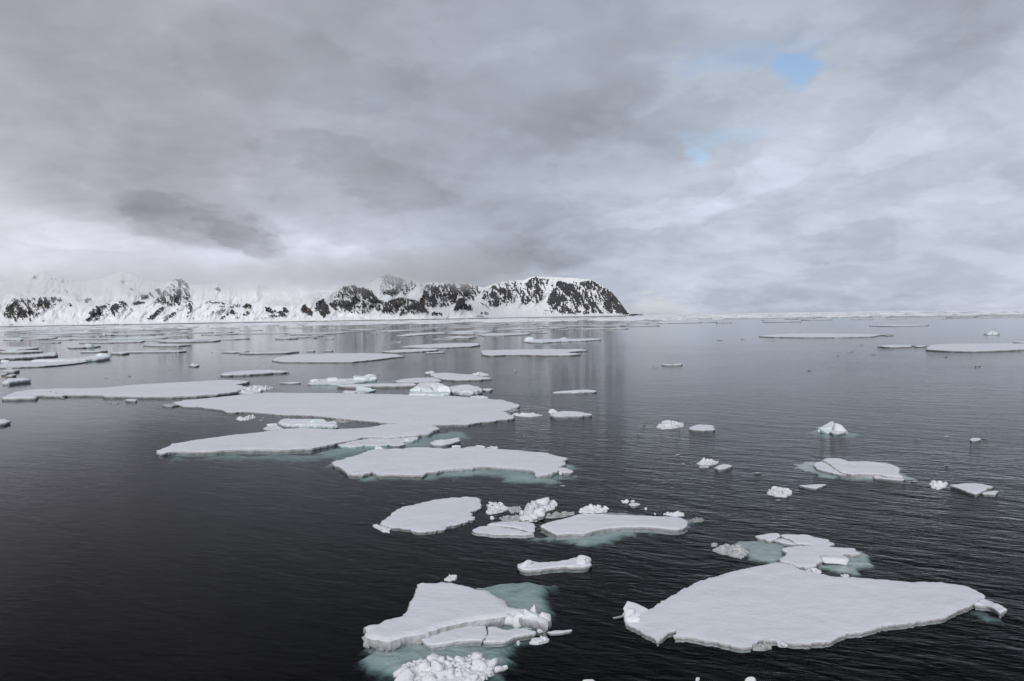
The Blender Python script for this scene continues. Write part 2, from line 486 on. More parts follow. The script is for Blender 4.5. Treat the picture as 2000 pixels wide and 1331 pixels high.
# ------------------------------------------------------------------ the snowy island
CR = {'m1': (0, 490, 6.25), 'm2': (300, 520, 6.25), 'm3': (600, 520, 7.692), 'm4': (800, 520, 7.692), 'm5': (1000, 520, 7.143)}
def cr(c, p):
    ox, oy, k = CR[c]
    return [(ox + x / k, oy + y / k) for x, y in p]
def lst(s):
    q = [float(a) for a in s.replace(',', ' ').split()]
    return list(zip(q[0::2], q[1::2]))
ROCKS = []
for c, rows in {
 'm1': """.75 40 790 80 690 150 640 200 590 215 610 170 700 140 760 130 820 60 820|.8 200 690 235 650 260 700 310 760 330 790 290 840 210 800|.7 315 650 360 700 410 750 410 790 350 770 320 700|1 170 810 190 805 205 860 180 860|.75 435 660 470 590 540 560 580 580 600 640 590 705 520 690|.9 620 570 660 560 670 600 630 605|.9 690 590 740 575 770 610 720 630|1 650 650 685 665 660 672|1 355 815 380 820 375 850 360 850|.6 1010 600 1060 580 1110 580 1120 620 1050 630|.55 1080 760 1150 680 1250 670 1340 645 1250 740 1150 800 1060 865 1010 855 1110 795|.6 1150 850 1230 740 1250 750 1190 850|.9 1370 660 1420 640 1480 670 1430 715 1390 690|.85 1450 625 1500 615 1555 650 1530 660 1470 640|.8 1370 730 1390 730 1410 800 1385 795|.9 1610 640 1650 615 1770 625 1740 650 1620 660|.9 1700 580 1740 530 1800 540 1815 585 1760 590|.7 1800 510 1830 505 1880 565 1850 560|.75 1880 480 1930 460 1990 530 2030 600 1970 600 1920 510|.55 1780 840 1850 780 1930 710 2000 680 1980 740 1880 830|.5 380 330 440 290 510 285 440 340|.4 1470 235 1590 215 1540 245|.4 1420 385 1500 350 1580 370 1500 400|.6 1560 490 1600 450 1640 470 1590 490|.4 780 480 840 480 820 520|1 110 905 150 898 170 905 120 912|1 495 852 560 848 530 862|.35 780 660 860 630 880 670 800 690|.3 600 330 700 320 900 380 760 390""",
 'm2': """.5 225 160 330 160 400 210 430 270 380 290 300 240 240 200|.7 200 400 260 360 300 270 350 330 320 370 350 430 290 450 220 430|1 370 380 410 370 425 410 390 400|1 90 400 150 410 220 475 190 470 120 430|.9 0 290 50 275 100 320 130 370 60 330|.9 60 520 100 490 150 500 90 530|.5 0 600 60 540 80 580 0 650|.6 90 680 200 600 300 510 270 590 190 640|.5 380 480 420 460 480 450 450 560 400 630 380 640 420 540|.5 600 450 700 430 870 455 870 468 700 448|.8 800 490 860 475 860 497|.8 910 500 1000 472 1070 478 980 502|.5 630 640 720 545 740 560 650 640|.6 770 590 820 535 900 525 820 562|.7 810 640 900 568 920 590 840 640|.7 920 560 970 525 1020 580 960 590|.8 1085 480 1130 455 1190 480 1190 525 1110 515|.6 1080 610 1140 545 1220 560 1130 600|.85 1350 500 1400 500 1500 550 1440 580 1370 545|1 1500 560 1550 540 1600 590 1560 600|1 1565 515 1610 500 1650 550 1600 580|.7 1400 600 1600 595 1640 615 1430 615|.9 1790 530 1820 470 1870 490 1940 560 1920 610 1860 580 1810 555|.7 740 280 790 255 825 300 780 305|.3 1220 190 1290 140 1300 180 1250 215|.35 1950 460 2000 430 2000 560 1960 540|.3 980 635 1060 615 1050 640|.3 1200 640 1400 620 1380 645|.3 450 640 500 620 480 645""",
 'm3': """.85 0 650 70 650 70 750 0 740|1 160 530 240 490 270 530 320 600 340 690 260 765 200 740 165 680|.8 330 550 430 560 430 640 340 600|.95 480 520 600 520 670 540 680 640 650 685 590 660 520 620 450 600|.9 670 470 740 420 750 480 800 520 740 560 680 580|.6 550 330 620 320 650 400 640 460 580 430|.92 740 330 830 320 930 360 1000 440 1060 500 1170 560 1080 555 960 530 860 500 800 400|.5 440 390 500 330 640 270 740 310 660 320 560 350 470 470|.6 470 440 540 410 540 460 470 480|.8 690 590 760 620 820 650 900 600 870 560 820 550 830 600|.9 920 590 990 575 1000 620 940 630|.55 650 330 740 330 800 400 740 420 660 440|.8 1120 700 1160 560 1250 510 1380 480 1480 500 1480 560 1380 600 1330 690 1240 725 1210 650 1150 690|.95 1480 610 1560 560 1690 540 1760 600 1825 695 1740 690 1640 660 1540 640 1530 690|.9 1380 730 1450 640 1460 690 1400 740|.8 1500 500 1600 510 1650 520 1560 540|.7 1080 160 1180 120 1260 140 1450 200 1430 300 1380 340 1280 260 1190 240|.92 1190 370 1290 350 1380 400 1330 430 1230 445 1190 420|.4 1400 420 1500 330 1600 280 1740 260 1700 300 1560 350 1450 440|.35 110 560 150 540 155 680 110 670""",
 'm4': """.78 160 530 200 400 240 350 300 420 260 590 220 590|.8 215 340 240 280 300 280 290 330|.75 300 560 320 350 400 280 460 290 440 420 400 500 440 560 380 600 310 600|.7 460 480 500 300 590 270 590 480 540 540 520 615 480 580|.88 590 380 640 270 730 320 720 450 690 520 620 540|.8 580 560 600 600 585 612|.8 740 330 830 280 890 320 870 440 820 440 790 380|.45 870 350 970 300 970 490 920 480 860 440|.97 700 540 740 480 800 480 850 560 920 600 945 660 880 680 820 640 760 650 660 670|.45 980 310 1060 350 1180 370 1100 400 990 410|.9 1220 320 1280 290 1330 350 1290 350|.8 1140 450 1260 390 1340 440 1360 580 1290 610 1200 600 1180 540 1290 500|.45 1040 540 1150 570 1200 630 1100 590|.97 1330 330 1460 330 1530 420 1520 490 1450 450 1380 400|1 1390 450 1440 450 1460 505 1410 480|1 1380 510 1420 510 1445 555 1410 550|.6 1530 230 1590 240 1560 400 1545 380|.4 1550 430 1600 390 1580 460|.85 310 740 350 690 480 700 500 740 420 740|.75 1040 720 1100 685 1160 690 1190 730 1110 715|1 1750 520 1770 430 1820 520 1790 545|.85 1680 490 1710 410 1720 540 1690 580|.8 1760 300 1800 290 1800 420 1770 400|.5 1330 280 1500 260 1530 330 1400 300""",
 'm5': """.6 180 250 280 150 470 180 470 290 400 300 330 280 250 300 220 390 200 300|.9 300 340 330 320 360 370 310 400|.7 110 350 150 310 130 370 100 400|.7 280 440 300 330 300 430|1 190 480 215 430 255 490 220 505|.9 130 460 150 390 160 460 160 530 130 540|.88 350 500 380 410 430 400 420 460 370 510|.6 550 280 580 180 570 270|.96 490 500 530 380 580 310 610 380 620 470 560 560 500 545|.98 620 260 640 200 740 230 850 260 880 330 960 400 1010 490 930 520 870 480 830 420 760 420 700 340 650 310|.92 610 540 620 380 690 370 760 440 740 490 700 480 660 570|1 690 580 720 520 780 580 840 630 900 670 800 665 730 610|1 650 640 690 610 760 650 740 670 680 660|.5 760 480 860 570 850 590 790 540|.5 860 210 900 220 960 300 1000 380 980 400 930 330|.72 930 230 1110 200 1170 230 1260 290 1240 330 1120 330 1020 330|.95 970 530 1040 520 1090 590 1060 620 1000 580|.95 980 630 1060 620 1080 660 990 670|.78 1050 430 1110 420 1170 480 1230 540 1190 600 1110 560 1060 500|.55 1020 330 1160 380 1250 480 1240 520 1120 420|.94 1260 370 1330 330 1420 380 1480 450 1560 560 1640 680 1540 670 1420 590 1390 500 1290 430|.92 1280 500 1370 450 1390 520 1370 640 1300 600|.6 1390 640 1480 650 1530 675|.6 1200 650 1240 660 1220 670|.75 1260 300 1330 320 1290 370|1 1640 672 1720 664 1840 674 1860 690 1640 690|.8 430 620 490 610 480 630|.8 520 620 600 640 560 650|.8 420 660 500 655 440 670|.7 570 580 610 560 620 600 570 610|.4 310 600 350 585 350 620|.5 1120 600 1180 620 1130 650"""}.items():
    for row in rows.split('|'):
        q = row.split(None, 1)
        ROCKS.append((float(q[0]), np.array(cr(c, lst(q[1])))))

for dens, q in ((.34, "655 575 690 555 730 570 760 598 745 606 720 612 690 612 660 608 645 598"), (.36, "745 612 752 590 780 580 820 588 840 608 800 614"),
                (.40, "822 592 828 560 850 552 935 556 930 585 900 590 870 600 830 600"), (.34, "940 582 962 555 1000 548 1020 552 1010 590 975 602"),
                (.36, "1012 578 1035 545 1072 545 1065 570 1050 592 1020 596"), (.42, "1070 602 1085 555 1150 550 1180 560 1205 580 1228 612 1100 612"),
                (.36, "742 575 745 542 775 540 815 552 800 562 770 575"), (.28, "300 590 330 556 365 552 375 590 340 600"), (.28, "0 622 20 585 70 582 110 580 100 602 60 622"), (.26, "170 626 190 600 240 594 258 604 220 612 190 628")):
    ROCKS.append((dens, np.array(lst(q))))

def inside(px, py, poly):
    r = np.zeros(px.shape, bool)
    n = len(poly)
    j = n - 1
    for i in range(n):
        xi, yi = poly[i]
        xj, yj = poly[j]
        c = ((yi > py) != (yj > py)) & (px < (xj - xi) * (py - yi) / (yj - yi + 1e-12) + xi)
        r ^= c
        j = i
    return r

def vnoise(px, py, seed):
    return np.array([noise.fractal(Vector((a, b, seed)), 1.0, 2.0, 4) for a, b in zip(px.ravel(), py.ravel())]).reshape(px.shape)

def shore_depth(x):
    return np.interp(x, [-100, 0, 400, 800, 1230, 1300], [9300, 9400, 9900, 10600, 11600, 11700])

def mountain_material():
    mt, t, out = material('snow_and_rock')
    at_ = nd(t, 'ShaderNodeAttribute', attribute_name='rock')
    pos = nd(t, 'ShaderNodeNewGeometry').outputs['Position']
    mp = nd(t, 'ShaderNodeMapping')
    mp.inputs['Scale'].default_value = (1.0, 1.0, 0.45)             # streaks run down the slope
    mp.inputs['Rotation'].default_value = (0, 0.5, 0)
    t.links.new(pos, mp.inputs['Vector'])
    n1 = noise_tex(t, mp.outputs[0], 0.035, 6, 0.68).outputs['Fac']
    n2 = noise_tex(t, pos, 0.0035, 3, 0.5).outputs['Fac']
    f = mth(t, 'ADD', at_.outputs['Fac'], mth(t, 'MULTIPLY', mth(t, 'SUBTRACT', n1, 0.5), 0.7))
    f = maprange(t, f, 0.25, 0.75, 0, 1)
    rc = ramp(t, n1, ((0.3, (0.04, 0.042, 0.049)), (0.55, (0.082, 0.081, 0.088)), (0.75, (0.17, 0.165, 0.17))))
    rb = ramp(t, n1, ((0.3, (0.035, 0.027, 0.024)), (0.7, (0.12, 0.095, 0.08))))
    rock = mixc(t, maprange(t, n2, 0.5, 0.66, 0, 0.8), rc, rb)
    snow = ramp(t, n2, ((0.3, (0.87, 0.885, 0.91)), (0.7, (0.92, 0.93, 0.945))))
    bs = nd(t, 'ShaderNodeBsdfPrincipled')
    t.links.new(mixc(t, f, snow, rock), bs.inputs['Base Color'])
    bs.inputs['Roughness'].default_value = 0.9
    bs.inputs['Specular IOR Level'].default_value = 0.2
    t.links.new(bump(t, mth(t, 'MULTIPLY', n1, mth(t, 'ADD', mth(t, 'MULTIPLY', f, 0.9), 0.1)), 0.6, 22.0), bs.inputs['Normal'])
    t.links.new(bs.outputs[0], out.inputs['Surface'])
    return mt
MOUNT = mountain_material()

def mountain(name, prof, off, depth, rows, seed, crest_noise=0.8, lean=0.55, shore_rock=True):
    prof = np.array(prof, float)
    x0, x1 = prof[0, 0], prof[-1, 0]
    xs = np.arange(x0, x1 + 0.01, 1.15)
    top = np.interp(xs, prof[:, 0], prof[:, 1])
    top = top + crest_noise * np.array([noise.fractal(Vector((x * 0.16, seed, 0)), 1, 2, 4) for x in xs])
    base_d = shore_depth(xs) + off
    hor = np.array([horizon(x) for x in xs])
    bot = hor + FPX * (CAM_H + 2.5) / base_d
    top = np.minimum(top, bot - 0.3)
    s = np.linspace(0, 1, rows)
    X = np.repeat(xs[None], rows, 0)
    Y = bot[None] + (top - bot)[None] * s[:, None]
    rel = vnoise(X * 0.05 + Y * 0.02, Y * 0.045, seed)                # broad gullies
    rel2 = vnoise(X * 0.22 + Y * 0.08, Y * 0.10, seed + 9)            # ribs
    wx = X + 2.6 * vnoise(X * 0.3, Y * 0.3, seed + 3)
    wy = Y + 2.6 * vnoise(X * 0.3, Y * 0.3, seed + 5)
    mask = np.zeros(X.shape)
    for dens, poly in ROCKS:
        lo, hi = poly.min(0) - 5, poly.max(0) + 5
        if hi[0] < x0 or lo[0] > x1:
            continue
        b = inside(wx, wy, poly)
        mask = np.where(b, np.maximum(mask, dens), mask)
    ca, sa = math.cos(0.62), math.sin(0.62)                             # chutes run down to the right
    ac, al = X * ca - Y * sa, X * sa + Y * ca
    gul = vnoise(ac * 0.34 + 0.6 * rel, al * 0.07, seed + 7)
    gul2 = vnoise(X * 0.30 + 0.5 * rel, Y * 0.06, seed + 13)            # and some straight down
    crag = vnoise(X * 0.42, Y * 0.42, seed + 11)
    pat = 0.5 + (0.50 * gul + 0.40 * gul2 + 0.55 * crag) * 1.25         # snow lodges where this is high
    rock = np.clip((mask * 1.08 - pat) * 3.2 + 0.5, 0, 1) * np.clip(mask * 8, 0, 1)
    if shore_rock:
        z = CAM_H + (hor[None] - Y) / FPX * base_d[None]
        rock = np.where(z < 7.0, 0.9, rock)
    D = base_d[None] + depth * (s[:, None] ** lean) * (0.4 + 0.6 * np.clip((bot - top)[None] / 60.0, 0, 1.2)) \
        + s[:, None] * (1 - s[:, None]) * 4 * (rel * 90 + rel2 * 14) - rock * 34
    v, rk = [], []
    for j in range(rows):
        for i in range(len(xs)):
            p = ray(X[j, i], Y[j, i]) * D[j, i]
            v.append((p.x, p.y, p.z + CAM_H))
            rk.append(rock[j, i])
    n = len(xs)
    for back, zf in ((140, 0.995), (500, 0.9), (900, -0.05)):          # the far side of the crest
        for i in range(n):
            p = Vector(v[(rows - 1) * n + i])
            q = Vector((p.x, p.y, 0)).normalized() * back
            v.append((p.x + q.x, p.y + q.y, p.z * zf))
            rk.append(0.0)
    f = []
    for j in range(rows + 2):
        for i in range(n - 1):
            a = j * n + i
            f.append((a, a + 1, a + n + 1, a + n))
    me = mesh_from(name, v, f)
    a = me.attributes.new('rock', 'FLOAT', 'POINT')
    a.data.foreach_set('value', rk)
    return tag(obj(name, me, MOUNT), kind='structure')

mountain('snow_slope', lst("-90 556 -20 552 20 546 55 535 85 532 120 542 160 551 200 544 235 531 262 536 290 549 330 556 400 556 425 551 460 561 500 556 540 565 580 568 640 566 690 578 735 600 760 622"), 900, 1500, 70, 1.3, 1.0)
mountain('mountain', lst("505 600 530 588 575 584 620 572 700 566 735 545 747 536 762 535 778 537 800 545 830 551 870 553 905 552 925 557 945 562 958 557 975 552 990 549 1010 547.5 1022 548 1032 543 1042 540.3 1080 541.5 1120 543.5 1150 546 1160 548 1172 556 1185 564 1196 572 1205 583 1212 592 1220 603 1226 610 1230 613.5 1240 613.2 1250 614 1258 615.2"), 260, 800, 96, 4.7, 0.7)
mountain('peak', lst("225 625 245 604 262 594 275 585 288 575 300 566 318 556 335 548 350 543 360 547 368 556 373 572 380 590 395 612 400 625"), 330, 520, 70, 8.1, 0.9)
mountain('cloudy_hill', lst("-90 588 -40 575 0 578 20 572 33 577 50 583 70 580 92 573 120 574 150 588 180 600 230 620"), 420, 700, 60, 12.6, 1.2)
mountain('rocky_hill', lst("590 622 612 600 626 590 640 580 655 566 662 559 680 553.5 692 556 700 560.5 712 562 722 568 732 577 742 587 752 594 765 606 780 624"), 140, 380, 74, 15.2, 1.0)
mountain('rocky_knoll', lst("738 626 744 612 750 596 757 590 765 586 780 581.5 795 582.5 810 585.5 820 590.5 828 598 838 609.5 848 622"), 60, 230, 46, 17.9, 0.8)
mountain('cone_hill', lst("872 622 880 609 886 601 891 590 897 583 903 582 908 588 914 594 920 599 924 608 930 612 944 618"), 90, 200, 42, 21.4, 0.6)
mountain('coastal_hills', lst("140 634 160 622 170 611 178 601 186 597.5 200 597 214 593 228 590 240 588.5 250 594 262 600 285 602 305 599 322 597 345 591 372 588.5 400 588 420 588 438 593 455 597 470 596 480 590 500 588.5 512 590 525 597 560 598 580 594 600 590 612 586.5 622 583.8 632 583 640 592 650 601 662 608 690 616 730 623 770 628"), 20, 420, 60, 25.5, 0.6)
# ------------------------------------------------------------------ ice
CR.update({'A': (660, 1100, 4), 'B': (1180, 1020, 2.439), 'C': (880, 950, 4), 'D': (620, 800, 3.846), 'E': (300, 800, 4.762), 'F': (560, 700, 4),
           'G': (290, 760, 2.3256), 'H': (1240, 780, 2.6316), 'I': (1380, 1020, 5.882), 'J': (680, 940, 2.7778), 'K': (760, 1240, 5),
           'L': (600, 620, 3.3333), 'M': (0, 630, 5.882), 'N': (0, 620, 3.571), 'O': (1250, 560, 2.6667), 'P': (420, 660, 2.6316), 'X': (0, 0, 1)})
seed_n = [0]
def nseed():
    seed_n[0] += 1
    return seed_n[0] * 7.31

def resample(pts, ds):
    out = []
    n = len(pts)
    for i in range(n):
        a, b = pts[i], pts[(i + 1) % n]
        k = max(1, int(round((b - a).length / ds)))
        for j in range(k):
            out.append(a.lerp(b, j / k))
    return out

def smooth_ring(p, it):
    for _ in range(it):
        n = len(p)
        p = [p[i] * 0.5 + (p[i - 1] + p[(i + 1) % n]) * 0.25 for i in range(n)]
    return p

def fr(p, f, s, oct_=3):
    return noise.fractal(Vector((p[0] * f, p[1] * f, s)), 1.0, 2.0, oct_)

def outline(poly_px, h, ds, jag, s):
    pts = [at(x, y, h).to_2d() for x, y in poly_px]
    area = sum(pts[i - 1].x * pts[i].y - pts[i].x * pts[i - 1].y for i in range(len(pts)))
    if area < 0:
        pts.reverse()
    p = smooth_ring(resample(pts, ds), 2)
    n = len(p)
    nor = [Vector(((p[(i + 1) % n] - p[i - 1]).y, -(p[(i + 1) % n] - p[i - 1]).x)).normalized() for i in range(n)]
    return [q + nn * (jag * (1.0 * fr(q, 0.14 / ds, s, 2) + 0.6 * fr(q, 0.5 / ds, s + 3, 2))) for q, nn in zip(p, nor)]

def fill(ring, step, s):
    """triangulate a ring with scattered inner points; returns 2-D verts (the ring's first), faces and distance to the rim"""
    n = len(ring)
    R = np.array([(q.x, q.y) for q in ring])
    lo, hi = R.min(0), R.max(0)
    rnd = random.Random(s)
    xs, ys = np.arange(lo[0], hi[0], step), np.arange(lo[1], hi[1], step * 0.87)
    g = np.array([(x + (0.5 * step if j % 2 else 0) + rnd.uniform(-.2, .2) * step, y + rnd.uniform(-.2, .2) * step) for j, y in enumerate(ys) for x in xs]).reshape(-1, 2)
    if len(g):
        g = g[inside(g[:, 0], g[:, 1], R)]
    if len(g):
        d = np.array([np.hypot(R[:, 0] - a, R[:, 1] - b).min() for a, b in g])
        g = g[d > 0.45 * step]
    vin = [Vector(q) for q in R] + [Vector(q) for q in g]
    v, e, f, ov, oe, of = delaunay_2d_cdt(vin, [(i, (i + 1) % n) for i in range(n)], [], 1, 1e-5)
    V = np.array([(q.x, q.y) for q in v])
    D = np.array([np.hypot(R[:, 0] - a, R[:, 1] - b).min() for a, b in V])
    f = [tuple(t) if (V[t[1]][0] - V[t[0]][0]) * (V[t[2]][1] - V[t[0]][1]) - (V[t[1]][1] - V[t[0]][1]) * (V[t[2]][0] - V[t[0]][0]) > 0 else tuple(reversed(t)) for t in f]
    return V, f, D

def slab_meshes(ring, h, size, s, und, tilt, skirt, bumps=()):
    """the snow-covered top and the broken side of one floe (two meshes that share their rim)"""
    step = max(size / 34.0, (ring[1] - ring[0]).length * 1.6)
    V, F, D = fill(ring, step, s)
    c = V.mean(0)
    def top(x, y, d):
        z = h + tilt[0] * (x - c[0]) + tilt[1] * (y - c[1])
        q = min(1.0, d / (0.12 * size + 1e-6))
        z += und * (fr((x, y), 2.4 / size, s, 2) * q + 0.35 * fr((x, y), 9.0 / size, s + 1, 2))
        z -= 0.22 * h * max(0.0, 1 - d / (0.5 * h + 1e-6)) ** 2
        for bx, by, br, bh in bumps:
            k = ((x - bx) ** 2 + (y - by) ** 2) / (br * br)
            if k < 1:
                z += bh * (1 - k) ** 2 * (1 + 0.5 * fr((x, y), 3 / br, s))
        return max(z, 0.35 * h)
    tv = [(x - c[0], y - c[1], top(x, y, d)) for (x, y), d in zip(V, D)]
    n = len(ring)
    nor = [Vector(((ring[(i + 1) % n] - ring[i - 1]).y, -(ring[(i + 1) % n] - ring[i - 1]).x)).normalized() for i in range(n)]
    sv, sf = [], []
    prof = ((0.0, 1.0), (0.07, 0.80), (0.04, 0.42), (-0.10, 0.08), (-0.45 + 0.5 * max(skirt, 0), -0.2), (max(skirt, -0.8), -0.7))
    for k, (o_, zf) in enumerate(prof):
        for i in range(n):
            q, z0 = ring[i], top(ring[i].x, ring[i].y, 0.0)
            w = 0.0 if k == 0 else fr(q, 1.1 / max(h, 0.12), s + k * 2.7, 3)
            p = q + nor[i] * (h * (o_ + (0.22 if k < 4 else 0.08) * w))
            z = z0 * zf if zf > 0 else h * zf
            if 0 < k < 4:
                z += 0.10 * h * w
            sv.append((p.x - c[0], p.y - c[1], z if k == 0 else min(z, z0)))
    for k in range(len(prof) - 1):
        for i in range(n):
            j = (i + 1) % n
            sf.append((k * n + j, k * n + i, (k + 1) * n + i, (k + 1) * n + j))
    return Vector((c[0], c[1], 0)), tv, F, sv, sf

def chunk_mesh(w, d, h, s, cuts=14, rough=0.07, sub=3):
    """one lump of broken ice: a ball cut by random planes, then weathered"""
    bm = bmesh.new()
    bmesh.ops.create_icosphere(bm, subdivisions=sub, radius=1.0)
    rnd = random.Random(s)
    for _ in range(cuts):
        nn = Vector((rnd.gauss(0, 1), rnd.gauss(0, 1), rnd.gauss(0, 0.8))).normalized()
        k = rnd.uniform(0.32, 0.74)
        for v in bm.verts:
            e = v.co.dot(nn) - k
            if e > 0:
                v.co -= nn * e
    for v in bm.verts:
        v.co *= 1 + rough * noise.fractal(v.co * 2.3 + Vector((s, 0, 0)), 1, 2, 4)
        v.co = Vector((v.co.x, v.co.y, v.co.z))
    lo = [min(v.co[i] for v in bm.verts) for i in range(3)]
    hi = [max(v.co[i] for v in bm.verts) for i in range(3)]
    for v in bm.verts:
        q = [(v.co[i] - lo[i]) / (hi[i] - lo[i]) for i in range(3)]
        v.co = Vector(((q[0] - 0.5) * w * 1.06, (q[1] - 0.5) * d * 1.06, (q[2] * 1.35 - 0.35) * h))
    return bm

def bm_mesh(name, bm, smooth=True):
    me = bpy.data.meshes.new(name)
    bm.to_mesh(me)
    bm.free()
    me.polygons.foreach_set('use_smooth', [smooth] * len(me.polygons))
    return me

def box_place(c, box):
    """pixel box of a lump -> foot point, width, depth, height"""
    (x0, y0), (x1, y1) = cr(c, [(box[0], box[1]), (box[2], box[3])])
    p = at((x0 + x1) / 2, y1, 0)
    d = p.length
    w = (x1 - x0) * d / FPX
    dep = w * 0.62
    hpx = (y1 - y0)
    h = hpx * d / FPX - dep * 0.5 * CAM_H / d
    h = max(h, 0.28 * w * 0.5, 0.03)
    return p + Vector((p.x, p.y, 0)).normalized() * dep * 0.45, w, dep, h

def lump(c, box, label=None, mat=None, parent=None, name='ice_chunk', cat='ice chunk', group=None, cuts=14, rough=0.07, rz=None, tilt=0.0):
    p, w, d, h = box_place(c, box)
    if mat is DIRTY:
        h *= 0.45                       # flat, half-drowned bits
    s = nseed()
    me = bm_mesh(name, chunk_mesh(w, d, h, s, cuts, rough))
    o = obj(name, me, mat or WHITE, parent, p if parent is None else p - parent.location)
    o.rotation_euler = (0, tilt, 0 if rz is None else rz)
    if parent is None:
        tag(o, label, cat, group)
    return o

def tilted_slab(c, base_y, corners, thick, parent, mat, name='tilted_slab'):
    """a plate of ice set on edge; base_y: pixel row of its waterline, corners (x, y, metres behind the base)"""
    ox, oy, k = CR[c]
    px = [(ox + x / k, oy + y / k, o) for x, y, o in corners]
    mx = sum(q[0] for q in px) / len(px)
    y0 = (at(mx, oy + base_y / k, 0) - Vector((0, 0, CAM_H))).dot(FWD)
    p = [ray(x, y) * (y0 + o) + Vector((0, 0, CAM_H)) for x, y, o in px]
    n = (p[1] - p[0]).cross(p[2] - p[0]).normalized()
    if n.z < 0:
        n = -n
    bm = bmesh.new()
    a = [bm.verts.new(q - parent.location) for q in p]
    b = [bm.verts.new(q - n * thick - parent.location) for q in p]
    k = len(p)
    bm.faces.new(a)
    bm.faces.new(list(reversed(b)))
    for i in range(k):
        bm.faces.new((a[i], b[i], b[(i + 1) % k], a[(i + 1) % k]))
    bmesh.ops.recalc_face_normals(bm, faces=bm.faces)
    bmesh.ops.bevel(bm, geom=list(bm.edges), offset=thick * 0.22, segments=2, profile=0.6, affect='EDGES')
    bmesh.ops.triangulate(bm, faces=[f for f in bm.faces if len(f.verts) > 4])
    bmesh.ops.subdivide_edges(bm, edges=[e for e in bm.edges if e.calc_length() > thick * 0.8], cuts=3, use_grid_fill=True)
    s = nseed()
    for v in bm.verts:
        v.co += Vector((noise.noise(v.co * 3 + Vector((s, 0, 0))), noise.noise(v.co * 3 + Vector((0, s, 0))), noise.noise(v.co * 3 + Vector((0, 0, s))))) * thick * 0.16
    return obj(name, bm_mesh(name, bm), mat, parent)

def shelf(parent, c, rows, dmin, dmax, fade, mat=None, holes=0.5):
    """ice under the water round a floe: shallow in the middle, falling away to its rim"""
    s = nseed()
    fade *= 0.5
    pp = cr(c, lst(rows))
    d0 = at(*pp[0]).length
    ring = smooth_ring(outline(pp, -0.02, max(0.12, d0 * 0.003), d0 * 0.016, s), 2)
    R = np.array([(q.x, q.y) for q in ring])
    size = max(np.ptp(R[:, 0]), np.ptp(R[:, 1]))
    V, F, D = fill(ring, max(size / 46.0, d0 * 0.004), s)
    c0 = parent.location
    v, cover = [], []
    for (x, y), d in zip(V, D):
        q = min(1.0, d / fade)
        m_ = fr((x * 0.55, y), 1.5 / fade, s, 4)
        q = min(1.0, max(0.0, q + 0.35 * m_ * (1 - q)))
        z = -(dmin + 0.06 + 0.5 * dmax * (1 - q) ** 1.5 + holes * (0.14 * max(0.0, m_) + 0.05 * fr((x, y), 6 / fade, s + 2, 3)))
        v.append((x - c0.x, y - c0.y, min(z, -0.03)))
        cover.append(q * q * (3 - 2 * q))
    me = mesh_from('submerged_shelf', v, F)
    me.attributes.new('cover', 'FLOAT', 'POINT').data.foreach_set('value', cover)
    return obj('submerged_shelf', me, mat or SHELF, parent)

def floe(c, rows, h, label, group=None, jag=1.0, und=0.25, tilt=(0, 0), skirt=-0.5, parts=True, side=None, top=None, cat='ice floe', name='ice_floe', bumps=(), fine=1.0):
    s = nseed()
    pp = cr(c, lst(rows) if isinstance(rows, str) else rows)
    ys = [q[1] for q in pp]
    d0 = at(pp[0][0], max(ys), h).length
    ds = max(0.05, d0 * 0.0016) * fine
    ring = outline(pp, h, ds, jag * d0 * 0.0026, s)
    R = np.array([(q.x, q.y) for q in ring])
    size = max(0.5, min(np.ptp(R[:, 0]), np.ptp(R[:, 1])))
    bb = []
    for bx, by, br, bh in bumps:
        q = at(*cr(c, [(bx, by)])[0], h)
        bb.append((q.x, q.y, br, bh))
    loc, tv, F, sv, sf = slab_meshes(ring, h, size, s, und * h, tilt, skirt, bb)
    if parts:
        root = bpy.data.objects.new(name, None)
        root.empty_display_size = 0.2
        COL.objects.link(root)
        root.location = loc
        obj('snow_top', mesh_from('snow_top', tv, F), top or SNOW, root)
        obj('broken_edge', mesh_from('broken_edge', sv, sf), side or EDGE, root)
    else:
        o = len(tv)
        me = mesh_from(name, tv + sv, F + [tuple(i + o for i in q) for q in sf])
        root = obj(name, me, None, None, loc)
        me.materials.append(top or SNOW)
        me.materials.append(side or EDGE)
        me.polygons.foreach_set('material_index', [0] * len(F) + [1] * len(sf))
    return tag(root, label, cat, group)

